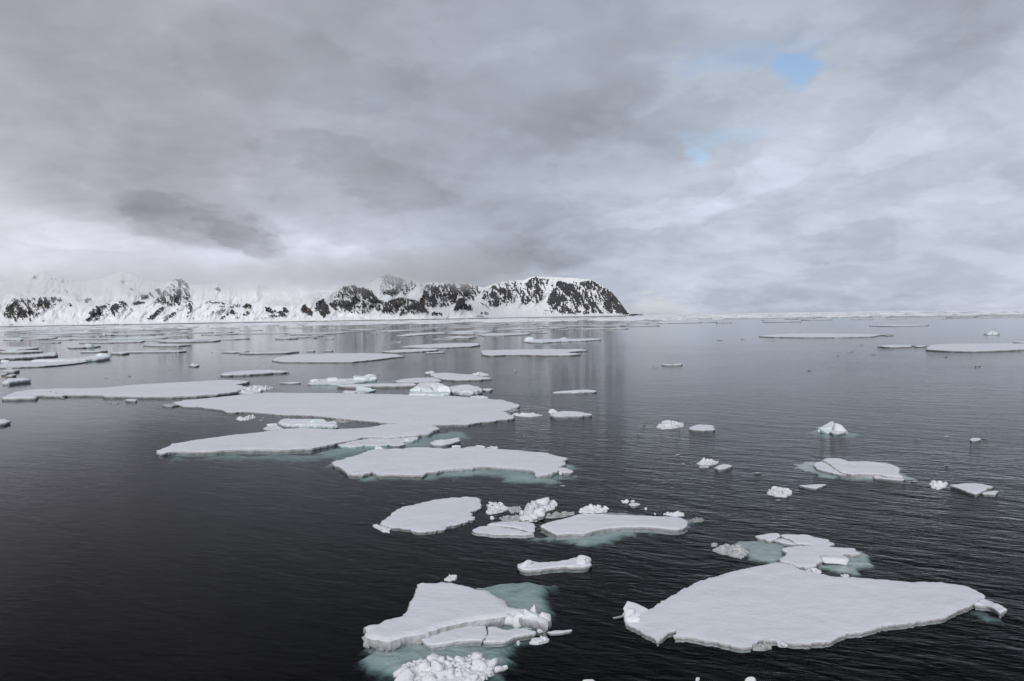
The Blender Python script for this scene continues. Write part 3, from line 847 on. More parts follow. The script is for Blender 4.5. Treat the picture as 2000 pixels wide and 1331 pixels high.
def rubble(c, rows, n, lo, hi, hmax, label, mat=None, group=None, big=0, name='brash_ice', cat='brash ice', parent=None, base=True, sub=2):
    """a heap of small lumps frozen together, optionally with some larger blocks as parts"""
    s = nseed()
    rnd = random.Random(s)
    poly = np.array([tuple(at(x, y, 0).to_2d()) for x, y in cr(c, lst(rows))])
    cen = poly.mean(0)
    loc = Vector((cen[0], cen[1], 0))
    l0, h0 = poly.min(0), poly.max(0)
    spots = []
    t = 0
    while len(spots) < n + big and t < 20000:
        t += 1
        x, y = rnd.uniform(l0[0], h0[0]), rnd.uniform(l0[1], h0[1])
        if inside(np.array([x]), np.array([y]), poly)[0]:
            spots.append((x, y))
    if at(*cr(c, lst(rows))[0], 0).length > 60:        # the heaps farther out lie low
        hmax *= 0.5
        lo, hi = lo * 0.6, hi * 0.62
    if not spots:
        spots = [tuple(cen)]
    n = min(n, len(spots))
    bm = bmesh.new()
    ring = smooth_ring(resample([Vector(q) for q in (poly if sum(poly[i - 1][0] * poly[i][1] - poly[i][0] * poly[i - 1][1] for i in range(len(poly))) > 0 else poly[::-1])], max(lo, max(h0 - l0) / 60)), 2)
    ring = [q + (q - Vector(cen)) * 0.16 * fr(q, 2.2 / hi, s, 3) for q in ring]
    V, F, D = fill(ring, max(lo * 0.42, max(h0 - l0) / 60), s)
    fade = min(h0 - l0) * 0.22 + 1e-3
    bv = []
    for (x, y), d in zip(V, D):
        q = min(1.0, d / fade)
        l1 = noise.voronoi(Vector((x / hi, y / hi, s)))[0][0]
        l2 = noise.voronoi(Vector((x / lo * 0.6, y / lo * 0.6, s + 5)))[0][0]
        z = hmax * (0.22 + 0.5 * q * (1 + 0.8 * fr((x, y), 0.7 / hi, s))) * (1.15 - 0.8 * min(l1, 1)) + lo * 0.5 * (0.6 - min(l2, 1))
        bv.append((x - cen[0], y - cen[1], z if d > 1e-6 else -0.07))
    bm.from_mesh(mesh_from('base', bv, F))
    def put(bm_, x, y, w, z0):
        ch = chunk_mesh(w * rnd.uniform(.8, 1.6), w * rnd.uniform(.6, 1.2), w * rnd.uniform(.35, .9), rnd.uniform(0, 900), rnd.randint(10, 16), 0.09, sub)
        bmesh.ops.rotate(ch, verts=ch.verts, cent=(0, 0, 0), matrix=Matrix.Rotation(rnd.uniform(0, 6.28), 3, 'Z') @ Matrix.Rotation(rnd.uniform(-.7, .7), 3, 'X'))
        bmesh.ops.translate(ch, verts=ch.verts, vec=(x, y, z0))
        me = bpy.data.meshes.new('lump')
        ch.to_mesh(me)
        ch.free()
        bm_.from_mesh(me)
        bpy.data.meshes.remove(me)
    for x, y in spots[:n]:
        k = max(0.0, 1 - np.hypot(*((np.array((x, y)) - cen) / ((h0 - l0) * 0.55))) ** 2)
        put(bm, x - cen[0], y - cen[1], (lo + (hi - lo) * rnd.random() ** 2.2) * (0.7 + 0.6 * k), rnd.uniform(0.1, 0.75) * hmax * k)
    if big == 0:
        o = obj(name, bm_mesh(name, bm), mat or WHITE, parent, loc if parent is None else loc - parent.location)
        if parent is None:
            tag(o, label, cat, group)
        return o
    root = bpy.data.objects.new(name, None)
    COL.objects.link(root)
    root.location = loc
    obj('crumbled_ice', bm_mesh('crumbled_ice', bm), mat or WHITE, root)
    for x, y in spots[n:]:
        b = bmesh.new()
        k = max(0.0, 1 - np.hypot(*((np.array((x, y)) - cen) / ((h0 - l0) * 0.55))) ** 2)
        put(b, 0, 0, hi * rnd.uniform(0.9, 2.1) * (0.6 if loc.length > 55 else 1.0), 0)
        o = obj('ice_block', bm_mesh('ice_block', b), mat or WHITE, root, Vector((x - cen[0], y - cen[1], hmax * (0.05 + 0.5 * k))))
    return tag(root, label, cat, group)
GF, GC, GB = 'drifting ice floes', 'loose ice chunks', 'brash ice patches'
BLK = dict(name='ice_block')

# --- the thick floe at the bottom, left of centre
f = floe('A', "625 150 660 137 700 150 770 150 800 135 870 138 960 160 1080 190 1180 208 1230 245 1290 265 1310 305 1350 335 1400 345 1440 338 1480 352 1540 372 1600 395 1650 430 1640 452 1590 448 1540 436 1480 425 1400 402 1340 388 1290 405 1180 420 1050 440 960 455 840 480 740 515 640 545 540 555 460 585 400 600 330 590 250 575 215 555 212 490 240 470 300 465 380 430 500 398 540 360 570 300 610 220", 0.42,
          'thick white floe with narrow raised back and crumbling right end, pale green water around', GF, und=0.10, skirt=-0.3)
for b in ((1360, 362, 1480, 490), (1440, 345, 1580, 500), (1490, 322, 1560, 440), (1545, 375, 1668, 500), (1290, 385, 1400, 490), (1580, 430, 1665, 505)):
    lump('A', b, parent=f, mat=WHITE, rough=0.16, **BLK)
lump('A', (200, 590, 250, 660), parent=f, mat=EDGE, **BLK)
lump('A', (325, 600, 385, 680), parent=f, mat=EDGE, **BLK)
shelf(f, 'A', "100 700 150 640 220 560 300 480 640 400 1000 330 1400 360 1640 450 1560 560 1420 640 1400 740 1380 850 1250 905 1000 915 900 850 600 830 450 880 330 860 230 810 130 745", 0.06, 0.95, 1.5)
shelf(f, 'A', "400 415 420 350 520 315 600 220 820 150 980 160 1150 128 1300 98 1450 95 1600 105 1750 85 1900 98 1860 125 1700 160 1640 235 1700 345 1620 370 1720 410 1640 440 1400 420 900 400", 0.06, 0.9, 1.5)
f = floe('A', "650 585 670 572 740 545 830 520 920 497 1040 487 1148 482 1155 500 1165 540 1145 575 1128 602 1060 597 980 600 900 612 820 625 740 637 700 630 665 605", 0.16,
          'flat white slab in front of the thick floe, with a rounded left end', GF, jag=0.5, und=0.12)
f = floe('A', "1170 490 1230 492 1280 510 1330 520 1380 505 1410 510 1450 500 1500 518 1545 525 1540 545 1450 560 1380 575 1300 605 1200 612 1138 612 1152 580 1177 540", 0.15,
          'tapering white slab cracked off the right end of the flat round-ended slab', GF, jag=0.6, und=0.15)
floe('A', "1630 538 1700 525 1826 517 1828 530 1750 543 1660 548", 0.06, 'thin sliver of ice off the right tip of the cracked slab', GF, parts=False, jag=0.5)
lump('A', (1555, 514, 1605, 545), 'small lump of ice between the cracked slab and the thin sliver', group=GC)
rubble('A', "1490 620 1540 592 1620 585 1650 600 1620 615 1550 628", 26, 0.06, 0.16, 0.06, 'small low patch of slush below the thin sliver of ice', group=GB)
lump('A', (1395, 605, 1425, 640), 'tiny pale ice lump below the tapering slab', mat=BLUE, group=GC)
rubble('A', "825 130 880 95 935 98 925 120 880 135", 12, 0.05, 0.13, 0.08, 'tiny heap of ice bits behind the top edge of the thick floe', group=GB)

# --- the heap at the bottom edge
f = rubble('K', "85 420 130 360 170 280 240 290 350 262 420 260 520 300 600 270 700 250 800 235 900 255 1000 262 1025 310 1010 380 930 410 900 470 700 520 300 540 90 520", 300, 0.045, 0.22, 0.30,
           'heaped mound of crumbled white ice at the bottom edge of the picture', group=GB, big=26, sub=2)
lump('K', (1028, 310, 1118, 370), 'rounded white ice lump just right of the crumbled mound', group=GC)
lump('K', (1095, 290, 1160, 355), 'pointed ice lump farthest right of the crumbled mound', group=GC)
lump('K', (1885, 432, 2010, 490), 'ice lump half cut off by the bottom edge of the picture', group=GC)
lump('B', (672, 742, 724, 775), 'white ice lump at the bottom edge below the widest near floe', group=GC)
lump('B', (435, 742, 455, 758), 'speck of ice near the bottom edge left of the white lump', group=GC)

# --- bone-shaped floe
f = floe('J', "918 455 930 442 985 430 1080 438 1160 430 1220 418 1270 408 1310 415 1322 448 1305 458 1230 462 1170 458 1100 464 1040 472 950 478 930 472", 0.20,
          'narrow bone-shaped floe with a raised knob at its right end', GF, und=0.35, jag=0.8)
lump('J', (1225, 405, 1320, 475), parent=f, mat=WHITE, **BLK)
lump('J', (925, 428, 1000, 490), parent=f, mat=WHITE, **BLK)

# --- oval floe and what lies right of it
f = floe('J', "170 225 200 205 225 185 250 160 290 138 370 122 440 105 540 90 640 82 700 88 708 105 725 130 715 145 680 165 672 185 690 205 640 218 590 232 535 245 520 260 440 270 375 273 330 262 270 252 220 250", 0.13,
          'oval white floe with a frayed right edge, alone in dark water', GF, jag=1.4, und=0.2)
rubble('J', "130 240 165 238 228 258 222 276 190 272", 16, 0.08, 0.22, 0.10, 'small clump of ice at the left tip of the oval floe', group=GB)
rubble('C', "280 150 330 138 390 150 455 170 440 182 370 205 300 215 275 200 300 180", 46, 0.10, 0.26, 0.24, 'crumbly white heap just right of the oval floe', group=GB, big=4)
rubble('C', "580 200 600 150 690 125 740 130 800 120 825 160 790 180 720 195 640 200", 60, 0.12, 0.30, 0.28, 'taller heap of snowy lumps behind the split floe', group=GB, big=6)
lump('C', (765, 105, 832, 142), 'small flat ice plate tilted on the back of the taller heap', mat=SNOW, group=GC, tilt=0.35)
rubble('C', "550 270 555 215 620 202 690 215 735 240 690 262 620 272", 26, 0.2, 0.5, 0.36, 'smooth white hummock between the split floe and the taller heap', group=GB, big=5)
rubble('C', "385 245 470 236 560 232 560 262 470 270 400 262", 46, 0.06, 0.22, 0.04, 'low strip of slush left of the smooth white hummock', mat=DIRTY, group=GB)
rubble('C', "735 235 820 215 960 202 970 215 880 235 760 245", 52, 0.06, 0.22, 0.04, 'low strip of slush between the smooth hummock and the long cracked floe', mat=DIRTY, group=GB)
rubble('C', "1000 200 1060 158 1130 160 1230 180 1220 196 1120 205", 60, 0.08, 0.28, 0.10, 'drift of ice crumbs behind the long cracked floe', group=GB)
rubble('C', "440 170 490 160 550 165 545 195 470 205", 22, 0.08, 0.22, 0.04, 'greyish slush between the crumbly heap and the taller heap', mat=DIRTY, group=GB)
lump('C', (308, 232, 342, 258), 'tiny ice lump behind the split floe', group=GC)
f = floe('C', "275 300 340 280 400 272 500 272 580 272 640 285 660 310 655 345 620 350 560 335 480 318 400 308 340 303", 0.16,
          'back half of the floe split lengthwise, with a rounded right end', GF, und=0.2)
f = floe('C', "180 340 210 318 260 308 330 308 400 318 480 330 560 345 620 362 660 372 600 377 500 377 400 376 300 372 220 360 190 355", 0.11,
          'front half of the floe split lengthwise, leaf-shaped', GF, und=0.2, skirt=0.5)
f = floe('C', "705 305 740 285 800 268 860 255 930 235 980 220 1040 208 1100 210 1200 215 1320 220 1450 225 1600 230 1750 235 1800 242 1840 258 1855 272 1850 300 1820 322 1780 332 1700 328 1640 320 1560 314 1440 312 1340 313 1260 322 1180 332 1110 343 1060 366 1020 370 960 365 830 370 780 350 730 325", 0.21,
          'long smooth floe with a shallow crease across its top and a straight broken front edge', GF, und=0.18, jag=0.55, skirt=0.1)
shelf(f, 'C', "200 375 500 385 690 360 720 280 900 215 1000 190 1200 168 1400 180 1600 195 1800 212 1980 240 1960 282 1880 310 1820 350 1500 360 1330 395 1200 455 1050 455 900 445 800 405 640 412 540 402 300 392", 0.03, 0.55, 1.6)
floe('C', "1390 138 1410 126 1460 127 1482 138 1440 150 1400 149", 0.12, 'small oval floe alone behind the long smooth floe', GF, parts=False, jag=0.4)
rubble('C', "1335 118 1380 112 1390 125 1345 126", 9, 0.10, 0.22, 0.05, 'ice bits at the left of the small oval floe', group=GB)
lump('C', (1405, 108, 1438, 124), 'bluish ice bit behind the small oval floe', mat=BLUE, group=GC)
rubble('C', "1665 215 1720 212 1820 212 1825 226 1740 232", 26, 0.06, 0.22, 0.10, 'ice crumbs at the back right of the long smooth floe', group=GB)
rubble('C', "1870 262 1930 250 1985 258 1960 272 1890 276", 26, 0.06, 0.2, 0.02, 'slush off the right end of the long smooth floe', mat=DIRTY, group=GB)
for b, w in (((1515, 165, 1535, 185), 'speck of ice right of the small oval floe'), ((1590, 208, 1605, 222), 'speck of ice behind the right half of the long smooth floe')):
    lump('C', b, w, group=GC)

# --- cluster behind the widest near floe
f = floe('I', "855 145 880 135 960 140 1040 140 1100 130 1160 140 1260 170 1350 182 1410 200 1430 225 1475 235 1430 265 1412 276 1440 286 1560 290 1720 298 1690 312 1720 332 1795 350 1730 360 1620 360 1565 368 1600 388 1640 415 1560 430 1450 415 1340 415 1325 430 1290 460 1230 510 1140 518 1090 502 1012 500 1000 470 830 445 850 415 920 360 930 345 870 310 860 292 1040 268 1120 268 1212 264 1195 250 1110 250 1035 240 960 190 870 165", 0.17,
          'ragged starry floe of several plates frozen together behind the widest near floe', GF, und=0.25)
tilted_slab('I', 498, [(1338, 478, 0), (1480, 492, 0), (1625, 503, 0), (1648, 428, 0.22), (1500, 408, 0.2), (1340, 408, 0.2)], 0.5, f, WHITE)
shelf(f, 'I', "230 240 400 200 560 170 770 190 1000 240 1010 290 930 370 850 440 720 470 600 445 480 355 330 275", 0.0, 0.45, 0.9)
shelf(f, 'I', "1400 260 1650 270 1800 290 1930 320 1890 420 1860 520 1700 592 1500 585 1300 545 1200 510 1330 430 1500 340", 0.0, 0.5, 0.9)
floe('I', "555 158 600 145 720 125 825 118 838 140 835 165 740 205 690 203 650 185 600 178", 0.16, 'pointed plate at the upper left of the ragged starry floe', GF, jag=0.5)
floe('I', "770 205 860 180 940 205 1000 232 1030 252 960 250 860 235", 0.11, 'small kite-shaped plate between the pointed plate and the ragged starry floe', GF, jag=0.4, parts=False)
rubble('I', "85 320 140 290 250 285 380 300 470 330 460 370 400 410 300 385 200 360 120 345", 110, 0.07, 0.26, 0.14, 'brownish patch of ice rubble at the left of the ragged starry floe', mat=DIRTY, group=GB)
rubble('I', "45 262 110 252 125 266 60 272", 9, 0.06, 0.14, 0.03, 'few ice bits left of the brownish rubble patch', mat=DIRTY, group=GB)
rubble('I', "1170 545 1230 540 1310 580 1320 600 1250 590", 22, 0.06, 0.2, 0.08, 'ice crumbs in the gap between the ragged starry floe and the widest near floe', group=GB)
rubble('I', "1540 612 1610 608 1640 628 1570 634", 12, 0.05, 0.14, 0.06, 'ice bits along the back edge of the widest near floe', group=GB)

# --- the widest near floe
f = floe('B', "95 478 118 466 240 400 270 380 360 325 430 290 530 255 640 225 740 205 830 188 900 200 920 215 960 228 1030 243 1080 255 1170 260 1290 268 1400 280 1480 287 1510 280 1560 285 1600 283 1660 295 1720 302 1780 325 1825 350 1810 362 1760 390 1720 410 1660 430 1620 450 1520 470 1420 482 1350 490 1270 510 1200 522 1150 525 1125 540 1110 555 1050 570 960 577 890 573 850 558 800 557 750 560 710 575 690 590 660 597 600 585 520 565 400 548 326 543 350 520 366 502 345 508 300 534 258 562 200 530 140 500", 0.14,
          'widest near floe, flat white, with a notched front left corner and an upturned slab', GF, jag=1.25, und=0.22, skirt=-0.3)
tilted_slab('B', 462, [(98, 402, 0.1), (140, 430, 0.0), (200, 462, 0.1), (244, 458, 0.5), (214, 418, 0.75), (160, 388, 0.7), (112, 374, 0.5)], 0.14, f, SNOW, 'upturned_slab')
lump('B', (95, 405, 150, 470), parent=f, mat=SNOW, **BLK)
lump('B', (100, 440, 172, 492), parent=f, mat=SNOW, **BLK)
lump('B', (85, 425, 118, 452), parent=f, mat=WHITE, **BLK)
rubble('B', "700 586 740 580 790 582 800 596 760 606 706 604", 40, 0.05, 0.15, 0.03, 'thin slush patch in the bay on the front edge of the widest near floe', mat=DIRTY, group=GB)
rubble('B', "820 578 850 566 880 578 870 590 835 588", 14, 0.06, 0.18, 0.08, 'lump of ice against the front edge of the widest near floe', group=GB)
lump('B', (40, 436, 92, 462), 'ice lump left of the upturned slab', mat=DIRTY, group=GC)
f = floe('B', "1750 385 1800 362 1840 372 1890 395 1915 412 1885 430 1862 410 1830 395 1780 392", 0.16, 'broken corner lying off the right tip of the widest near floe', GF, jag=0.8, und=0.5)
shelf(f, 'B', "1735 395 1800 380 1920 410 1900 440 1840 425", 0.25, 0.5, 0.5)
rubble('B', "955 230 1000 228 1035 246 1000 248", 16, 0.05, 0.15, 0.08, 'ice crumbs on the back edge of the widest near floe', group=GB)

# --- right-hand water
f = floe('H', "970 310 985 300 1060 303 1110 318 1200 318 1290 328 1340 340 1362 355 1350 375 1377 395 1300 390 1225 380 1110 382 1060 372 1030 352 1005 330", 0.30,
          'white floe with a raised left side in a pale green halo, on the right-hand water', GF, und=0.2, skirt=0.5)
floe('H', "918 335 935 322 968 316 1000 338 1020 352 1060 372 1102 387 1050 385 1000 374 940 358", 0.16, 'low plate sliding under the left side of the floe in the pale green halo', GF, jag=0.6)
floe('H', "1225 390 1250 386 1395 403 1380 416 1230 404", 0.10, 'narrow plate in front of the right end of the floe in the pale green halo', GF, jag=0.6, parts=False)
shelf(f, 'H', "795 322 870 318 960 308 1000 298 1100 310 1300 322 1370 352 1420 398 1400 420 1300 405 1150 408 1020 404 950 398 850 362", -0.02, 0.34, 0.9)
floe('H', "840 442 900 438 985 436 960 448 930 458 890 452", 0.10, 'sharp triangular sliver below the floe in the pale green halo', GF, jag=0.3, parts=False)
rubble('H', "678 485 700 468 750 470 780 470 805 485 780 502 720 495", 60, 0.12, 0.36, 0.26, 'low heap of dirty snowy lumps left of the triangular sliver', group=GB, big=5)
f = floe('H', "1620 438 1700 430 1760 430 1842 446 1800 462 1780 475 1755 487 1700 470", 0.16, 'broad wedge-shaped floe near the right edge of the picture', GF, jag=0.7)
floe('H', "1780 480 1810 472 1862 470 1857 488 1790 484", 0.12, 'small bit of ice tucked at the right end of the wedge-shaped floe', GF, jag=0.6, parts=False)
rubble('H', "1520 450 1530 428 1560 425 1605 440 1590 450 1560 462", 26, 0.2, 0.5, 0.34, 'grey-white hump left of the wedge-shaped floe', group=GB)
floe('H', "1720 204 1735 198 1770 198 1778 205 1760 211 1730 211", 0.14, 'lone disc of ice near the right edge, far back on the water', GF, jag=0.3, parts=False)
f = floe('H', "1002 165 1030 150 1086 152 1082 165 1050 174 1010 172", 0.25, 'upright block of ice with a steep sloping white roof', GF, und=0.3)
tilted_slab('H', 170, [(940, 152, 0.0), (985, 150, 0.0), (1030, 146, 0.1), (1024, 112, 2.2), (1005, 114, 2.4), (965, 136, 1.2)], 0.45, f, SNOW)
lump('H', (1020, 125, 1086, 174), parent=f, mat=WHITE, **BLK)
lump('H', (942, 145, 1030, 174), parent=f, mat=BLUE, **BLK)
shelf(f, 'H', "890 155 960 150 1080 150 1150 185 1060 190 960 182", 0.10, 0.5, 1.6)
f = rubble('H', "112 140 160 115 200 125 250 125 245 140 190 150 130 152", 60, 0.25, 0.7, 0.40, 'spiky heap of ice lumps, left of a pair of small flat floes', group=GB, big=5)
floe('H', "275 145 320 128 400 132 412 140 350 148", 0.30, 'back one of a pair of small flat floes right of the spiky heap', GF, jag=0.5)
floe('H', "275 150 330 146 415 148 410 154 350 159 300 155", 0.2, 'front one of a pair of small flat floes right of the spiky heap', GF, jag=0.5, parts=False)
rubble('H', "320 330 350 315 400 318 430 328 400 335 340 338", 46, 0.2, 0.46, 0.30, 'flat-topped clump of brownish ice lumps, left of a small smooth floe', group=GB, mat=WHITE, big=3)
floe('H', "330 345 380 343 382 349 332 350", 0.06, 'thin strip of ice in front of the flat-topped clump', GF, parts=False, jag=0.4)
floe('H', "410 350 430 337 480 333 500 340 470 352 430 357", 0.16, 'small smooth floe right of the flat-topped clump', GF, parts=False, jag=0.5)
for b, w in (((612, 370, 650, 384), 'low bit of ice between the small smooth floe and the floe in the halo'), ((720, 512, 752, 522), 'low bit of ice below the heap of dirty snowy lumps'),
             ((1435, 198, 1462, 206), 'dark bit of ice left of the lone disc'), ((1590, 184, 1612, 192), 'small dark bit of ice behind and left of the lone disc'), ((1790, 198, 1816, 207), 'dark bit of ice touching the lone disc on its right'),
             ((38, 124, 55, 132), 'bit of ice left of the spiky heap'), ((8, 172, 34, 180), 'bit of ice below and left of the spiky heap'),
             ((210, 278, 230, 288), 'bit of ice above the flat-topped clump'), ((240, 328, 256, 334), 'bit of ice left of the flat-topped clump'),
             ((1590, 335, 1612, 343), 'bit of ice between the halo floe and the right edge'), ((1420, 418, 1452, 426), 'sliver of ice right of the narrow plate by the halo floe')):
    lump('H', b, w, mat=DIRTY, group=GC)

# --- middle floes
f = floe('D', "110 400 130 385 170 372 215 360 260 348 330 330 380 305 420 296 460 285 520 295 600 298 680 283 760 280 850 282 960 290 1000 285 1040 272 1080 288 1130 275 1220 272 1270 290 1400 295 1500 302 1600 315 1730 322 1800 345 1880 362 1840 378 1862 405 1830 420 1800 440 1803 455 1760 478 1700 484 1634 486 1637 468 1600 452 1560 446 1480 438 1400 433 1300 428 1230 423 1180 430 1100 438 1000 443 930 453 880 466 820 468 790 490 740 487 660 489 610 487 540 484 440 487 420 460 340 487 270 482 215 482 220 468 200 445 150 425", 0.26,
          'broad white floe with a low crest on its back left and a boot-shaped right end', GF, jag=1.1, und=0.25)
for b in ((430, 278, 500, 318), (1010, 268, 1075, 296), (520, 292, 640, 318), (1190, 270, 1260, 294)):
    lump('D', b, parent=f, mat=SNOW, cuts=7, **BLK)
shelf(f, 'D', "40 410 110 370 330 310 500 280 1000 275 1300 272 1700 300 1900 350 1960 400 1940 490 1800 535 1700 560 1560 525 1300 500 1000 490 700 520 300 520 100 440", 0.03, 0.55, 2.2)
floe('D', "1800 440 1840 428 1880 440 1925 462 1900 472 1850 470 1810 462", 0.22, 'greyish corner piece broken off the boot-shaped end of the broad floe', GF, jag=0.8)
lump('D', (1812, 468, 1838, 490), 'small white lump in front of the greyish corner piece', group=GC)
lump('D', (1820, 560, 1860, 578), 'bit of ice in the dark water below the boot-shaped end', mat=DIRTY, group=GC)
rubble('D', "1270 285 1320 280 1365 288 1330 296", 18, 0.12, 0.3, 0.12, 'ice crumbs behind the back edge of the broad floe with the low crest', group=GB)
f = floe('X', [(ox + x / k, oy + y / k) for (ox, oy, k), q in ((CR['E'], "60 405 35 392 30 375 60 370 100 350 165 325 170 315 400 275 700 235 1000 205 1200 178 1400 168 1700 180 1990 166"), (CR['D'], "450 118 530 105 700 100 800 105 850 110 880 118 918 142 860 155 855 172 830 180 765 183 740 192 660 198 600 204 500 207 420 200 350 204 260 226 150 246"), (CR['E'], "1524 345 1470 355 1300 364 1130 369 1000 366 860 366 740 368 640 373 560 383 480 388 350 386 200 383 110 398")) for x, y in lst(q)], 0.32,
          'long tongue-shaped floe pointing left, with deep turquoise water under its front edge', GF, und=0.2, skirt=-0.3)
floe('D', "150 262 260 240 350 220 430 214 560 218 680 212 745 203 760 222 700 234 600 240 510 262 440 272 380 262 240 280", 0.17, 'pale blue ledge of bare ice along the front of the tongue-shaped floe', GF, und=0.8, top=WHITE, side=BLUE)
shelf(f, 'E', "150 420 500 410 900 392 1400 378 1600 360 1980 300 2000 395 1750 435 1400 442 900 440 500 432", 0.18, 1.1, 2.0)
shelf(f, 'D', "-40 300 150 268 400 240 700 210 850 165 1000 140 1160 150 1180 190 1070 250 900 285 660 275 540 285 330 310 100 345 -40 345", 0.08, 0.6, 2.2)
floe('D', "530 262 545 245 600 240 650 248 662 260 620 270 560 270", 0.14, 'small round floe between the tongue-shaped floe and the broad crested floe', GF, jag=0.4)
lump('D', (655, 218, 695, 245), 'white lump beside the small round floe', group=GC)
floe('D', "850 253 865 235 960 222 1060 210 1072 230 1020 248 930 262 870 260", 0.24, 'small loaf-shaped floe off the right end of the tongue-shaped floe', GF, jag=0.8, und=0.5)
f = floe('G', "115 60 160 50 300 38 420 25 540 15 700 17 860 17 1000 20 1190 25 1400 32 1500 40 1600 48 1680 68 1680 80 1610 100 1650 118 1665 130 1560 143 1480 153 1440 158 1300 161 1210 158 1085 153 1000 143 900 135 840 128 760 120 680 116 620 115 520 108 430 101 370 106 340 95 300 88 230 80 160 78 130 68", 0.24,
          'longest floe, a smooth white sheet stretching across the middle of the water', GF, jag=1.3, und=0.2)
rubble('F', "1690 420 1730 398 1800 395 1810 405 1740 420", 34, 0.2, 0.5, 0.12, 'dark rubble at the right-hand notch of the longest floe', mat=DIRTY, group=GB)
rubble('F', "1765 438 1850 432 1950 436 2000 446 1900 456 1800 450", 60, 0.2, 0.55, 0.14, 'thin trail of ice rubble off the right tip of the longest floe', group=GB)
rubble('F', "1430 305 1480 296 1560 303 1575 312 1500 314", 32, 0.2, 0.6, 0.14, 'strip of crumbs on the back right edge of the longest floe', group=GB)
rubble('F', "350 490 400 480 440 490 480 485 495 495 420 502", 30, 0.2, 0.5, 0.10, 'grey crumbs in the gap along the front of the longest floe', mat=DIRTY, group=GB)
f = floe('E', "1180 115 1210 80 1300 85 1400 90 1500 83 1560 95 1650 115 1700 130 1712 142 1640 145 1560 138 1480 133 1400 138 1280 136 1190 128", 0.45,
          'lens-shaped floe with a hollowed bluish side in front of the longest floe', GF, und=0.5, side=BLUE)
lump('E', (1420, 84, 1640, 160), parent=f, mat=BLUE, **BLK)
lump('E', (1600, 110, 1715, 158), parent=f, mat=BLUE, **BLK)
shelf(f, 'E', "1160 130 1400 145 1720 150 1700 185 1500 180 1250 172", 0.15, 0.8, 1.2)
f = floe('E', "1015 180 1060 150 1110 135 1170 150 1200 180 1130 186 1060 188", 0.2, 'pale lumpy floe at the left end of the lens-shaped floe', GF, und=0.8, top=WHITE)
lump('E', (1060, 132, 1150, 170), parent=f, mat=WHITE, **BLK)
rubble('E', "770 90 790 72 850 80 940 68 945 78 880 95 800 102", 44, 0.2, 0.5, 0.28, 'small crumbled floe alone under the left end of the longest floe', group=GB, big=4)
for b, w in (((970, 92, 1010, 104), 'bit of ice right of the small crumbled floe'), ((1000, 73, 1035, 81), 'bit of ice behind and right of the small crumbled floe')):
    lump('E', b, w, mat=DIRTY, group=GC)
f = floe('X', [(332, 789), (345, 785), (352, 789), (345, 792)], 0.12, 'dark flat bit off the left tip of the longest floe', GF, parts=False, jag=0.4, top=DIRTY)

# --- the group of blocks behind the longest floe
f = floe('F', "165 192 190 172 250 160 340 155 400 160 520 155 600 150 690 145 700 165 640 172 540 188 400 196 280 194 200 197", 0.35, 'hummocky pale blue floe with bare lumps of ice on it, behind the longest floe', GF, und=0.7, side=BLUE, top=WHITE)
for b in ((175, 162, 250, 200), (300, 146, 410, 196), (520, 135, 640, 180), (600, 122, 700, 172), (400, 165, 470, 198), (650, 145, 705, 172)):
    lump('F', b, parent=f, mat=BLUE if b[0] > 390 else WHITE, **BLK)
shelf(f, 'F', "160 200 400 200 540 195 700 170 860 160 850 185 560 215 400 240 200 225", 0.08, 0.6, 2.2)
floe('F', "388 208 500 202 700 198 860 194 1000 192 1008 204 860 209 700 211 560 216 430 213", 0.5, 'thin dark-sided strip of ice in front of the hummocky pale blue floe', GF, jag=0.6, und=0.1)
floe('F', "845 176 900 162 1000 152 1140 150 1200 164 1208 175 1100 179 960 184 870 183", 0.4, 'flat white floe right of the hummocky pale blue floe', GF, und=0.2)
f = floe('F', "1125 130 1160 115 1250 112 1340 120 1430 125 1500 140 1605 152 1500 162 1320 167 1220 158 1160 145", 0.4, 'flat white floe with a pointed right tip, farther back than the tilted blocks', GF, und=0.2)
floe('F', "1080 116 1110 102 1140 98 1160 108 1150 117", 0.4, 'small white cone-topped floe behind the flat floe with the pointed tip', GF, parts=False, und=1.0, jag=0.4)
rubble('F', "1430 130 1480 122 1560 122 1580 132 1520 138", 34, 0.3, 0.9, 0.4, 'lumps of ice on the back edge of the flat floe with the pointed tip', group=GB, big=3)
f = floe('F', "960 275 975 240 1040 225 1150 230 1260 250 1275 275 1150 280", 0.5, 'stack of tilted pale turquoise blocks at the back edge of the longest floe', GF, und=0.5, top=BLUE, side=BLUE)
tilted_slab('F', 283, [(1165, 245, 0.2), (1245, 282, 0.0), (1284, 268, 0.6), (1260, 222, 2.2), (1190, 186, 3.0), (1125, 196, 1.8)], 0.7, f, SNOW)
tilted_slab('F', 278, [(1000, 222, 0.0), (1080, 238, 0.0), (1180, 248, 0.6), (1215, 205, 3.0), (1150, 184, 4.0), (1040, 190, 3.2)], 0.6, f, WHITE)
lump('F', (960, 222, 1050, 282), parent=f, mat=BLUE, **BLK)
lump('F', (1040, 230, 1180, 284), parent=f, mat=BLUE, **BLK)
lump('F', (1170, 215, 1280, 288), parent=f, mat=SNOW, **BLK)
f = floe('F', "1285 240 1290 215 1340 207 1420 208 1500 220 1532 238 1490 250 1440 256 1340 256", 0.75, 'rounded thick slab with a blue-green front, right of the tilted blocks', GF, und=0.3, side=BLUE)
shelf(f, 'F', "1250 250 1440 262 1540 250 1600 262 1500 290 1300 296", 0.12, 0.7, 2.0)
floe('F', "1530 240 1560 232 1607 240 1590 248 1550 249", 0.3, 'small flat bit at the right end of the rounded thick slab', GF, parts=False, jag=0.4)
f = floe('F', "535 265 545 240 600 232 692 245 640 258 580 268", 0.25, 'dark turquoise tilted wedge of ice standing behind the longest floe', GF, und=0.3, top=BLUE, side=BLUE)
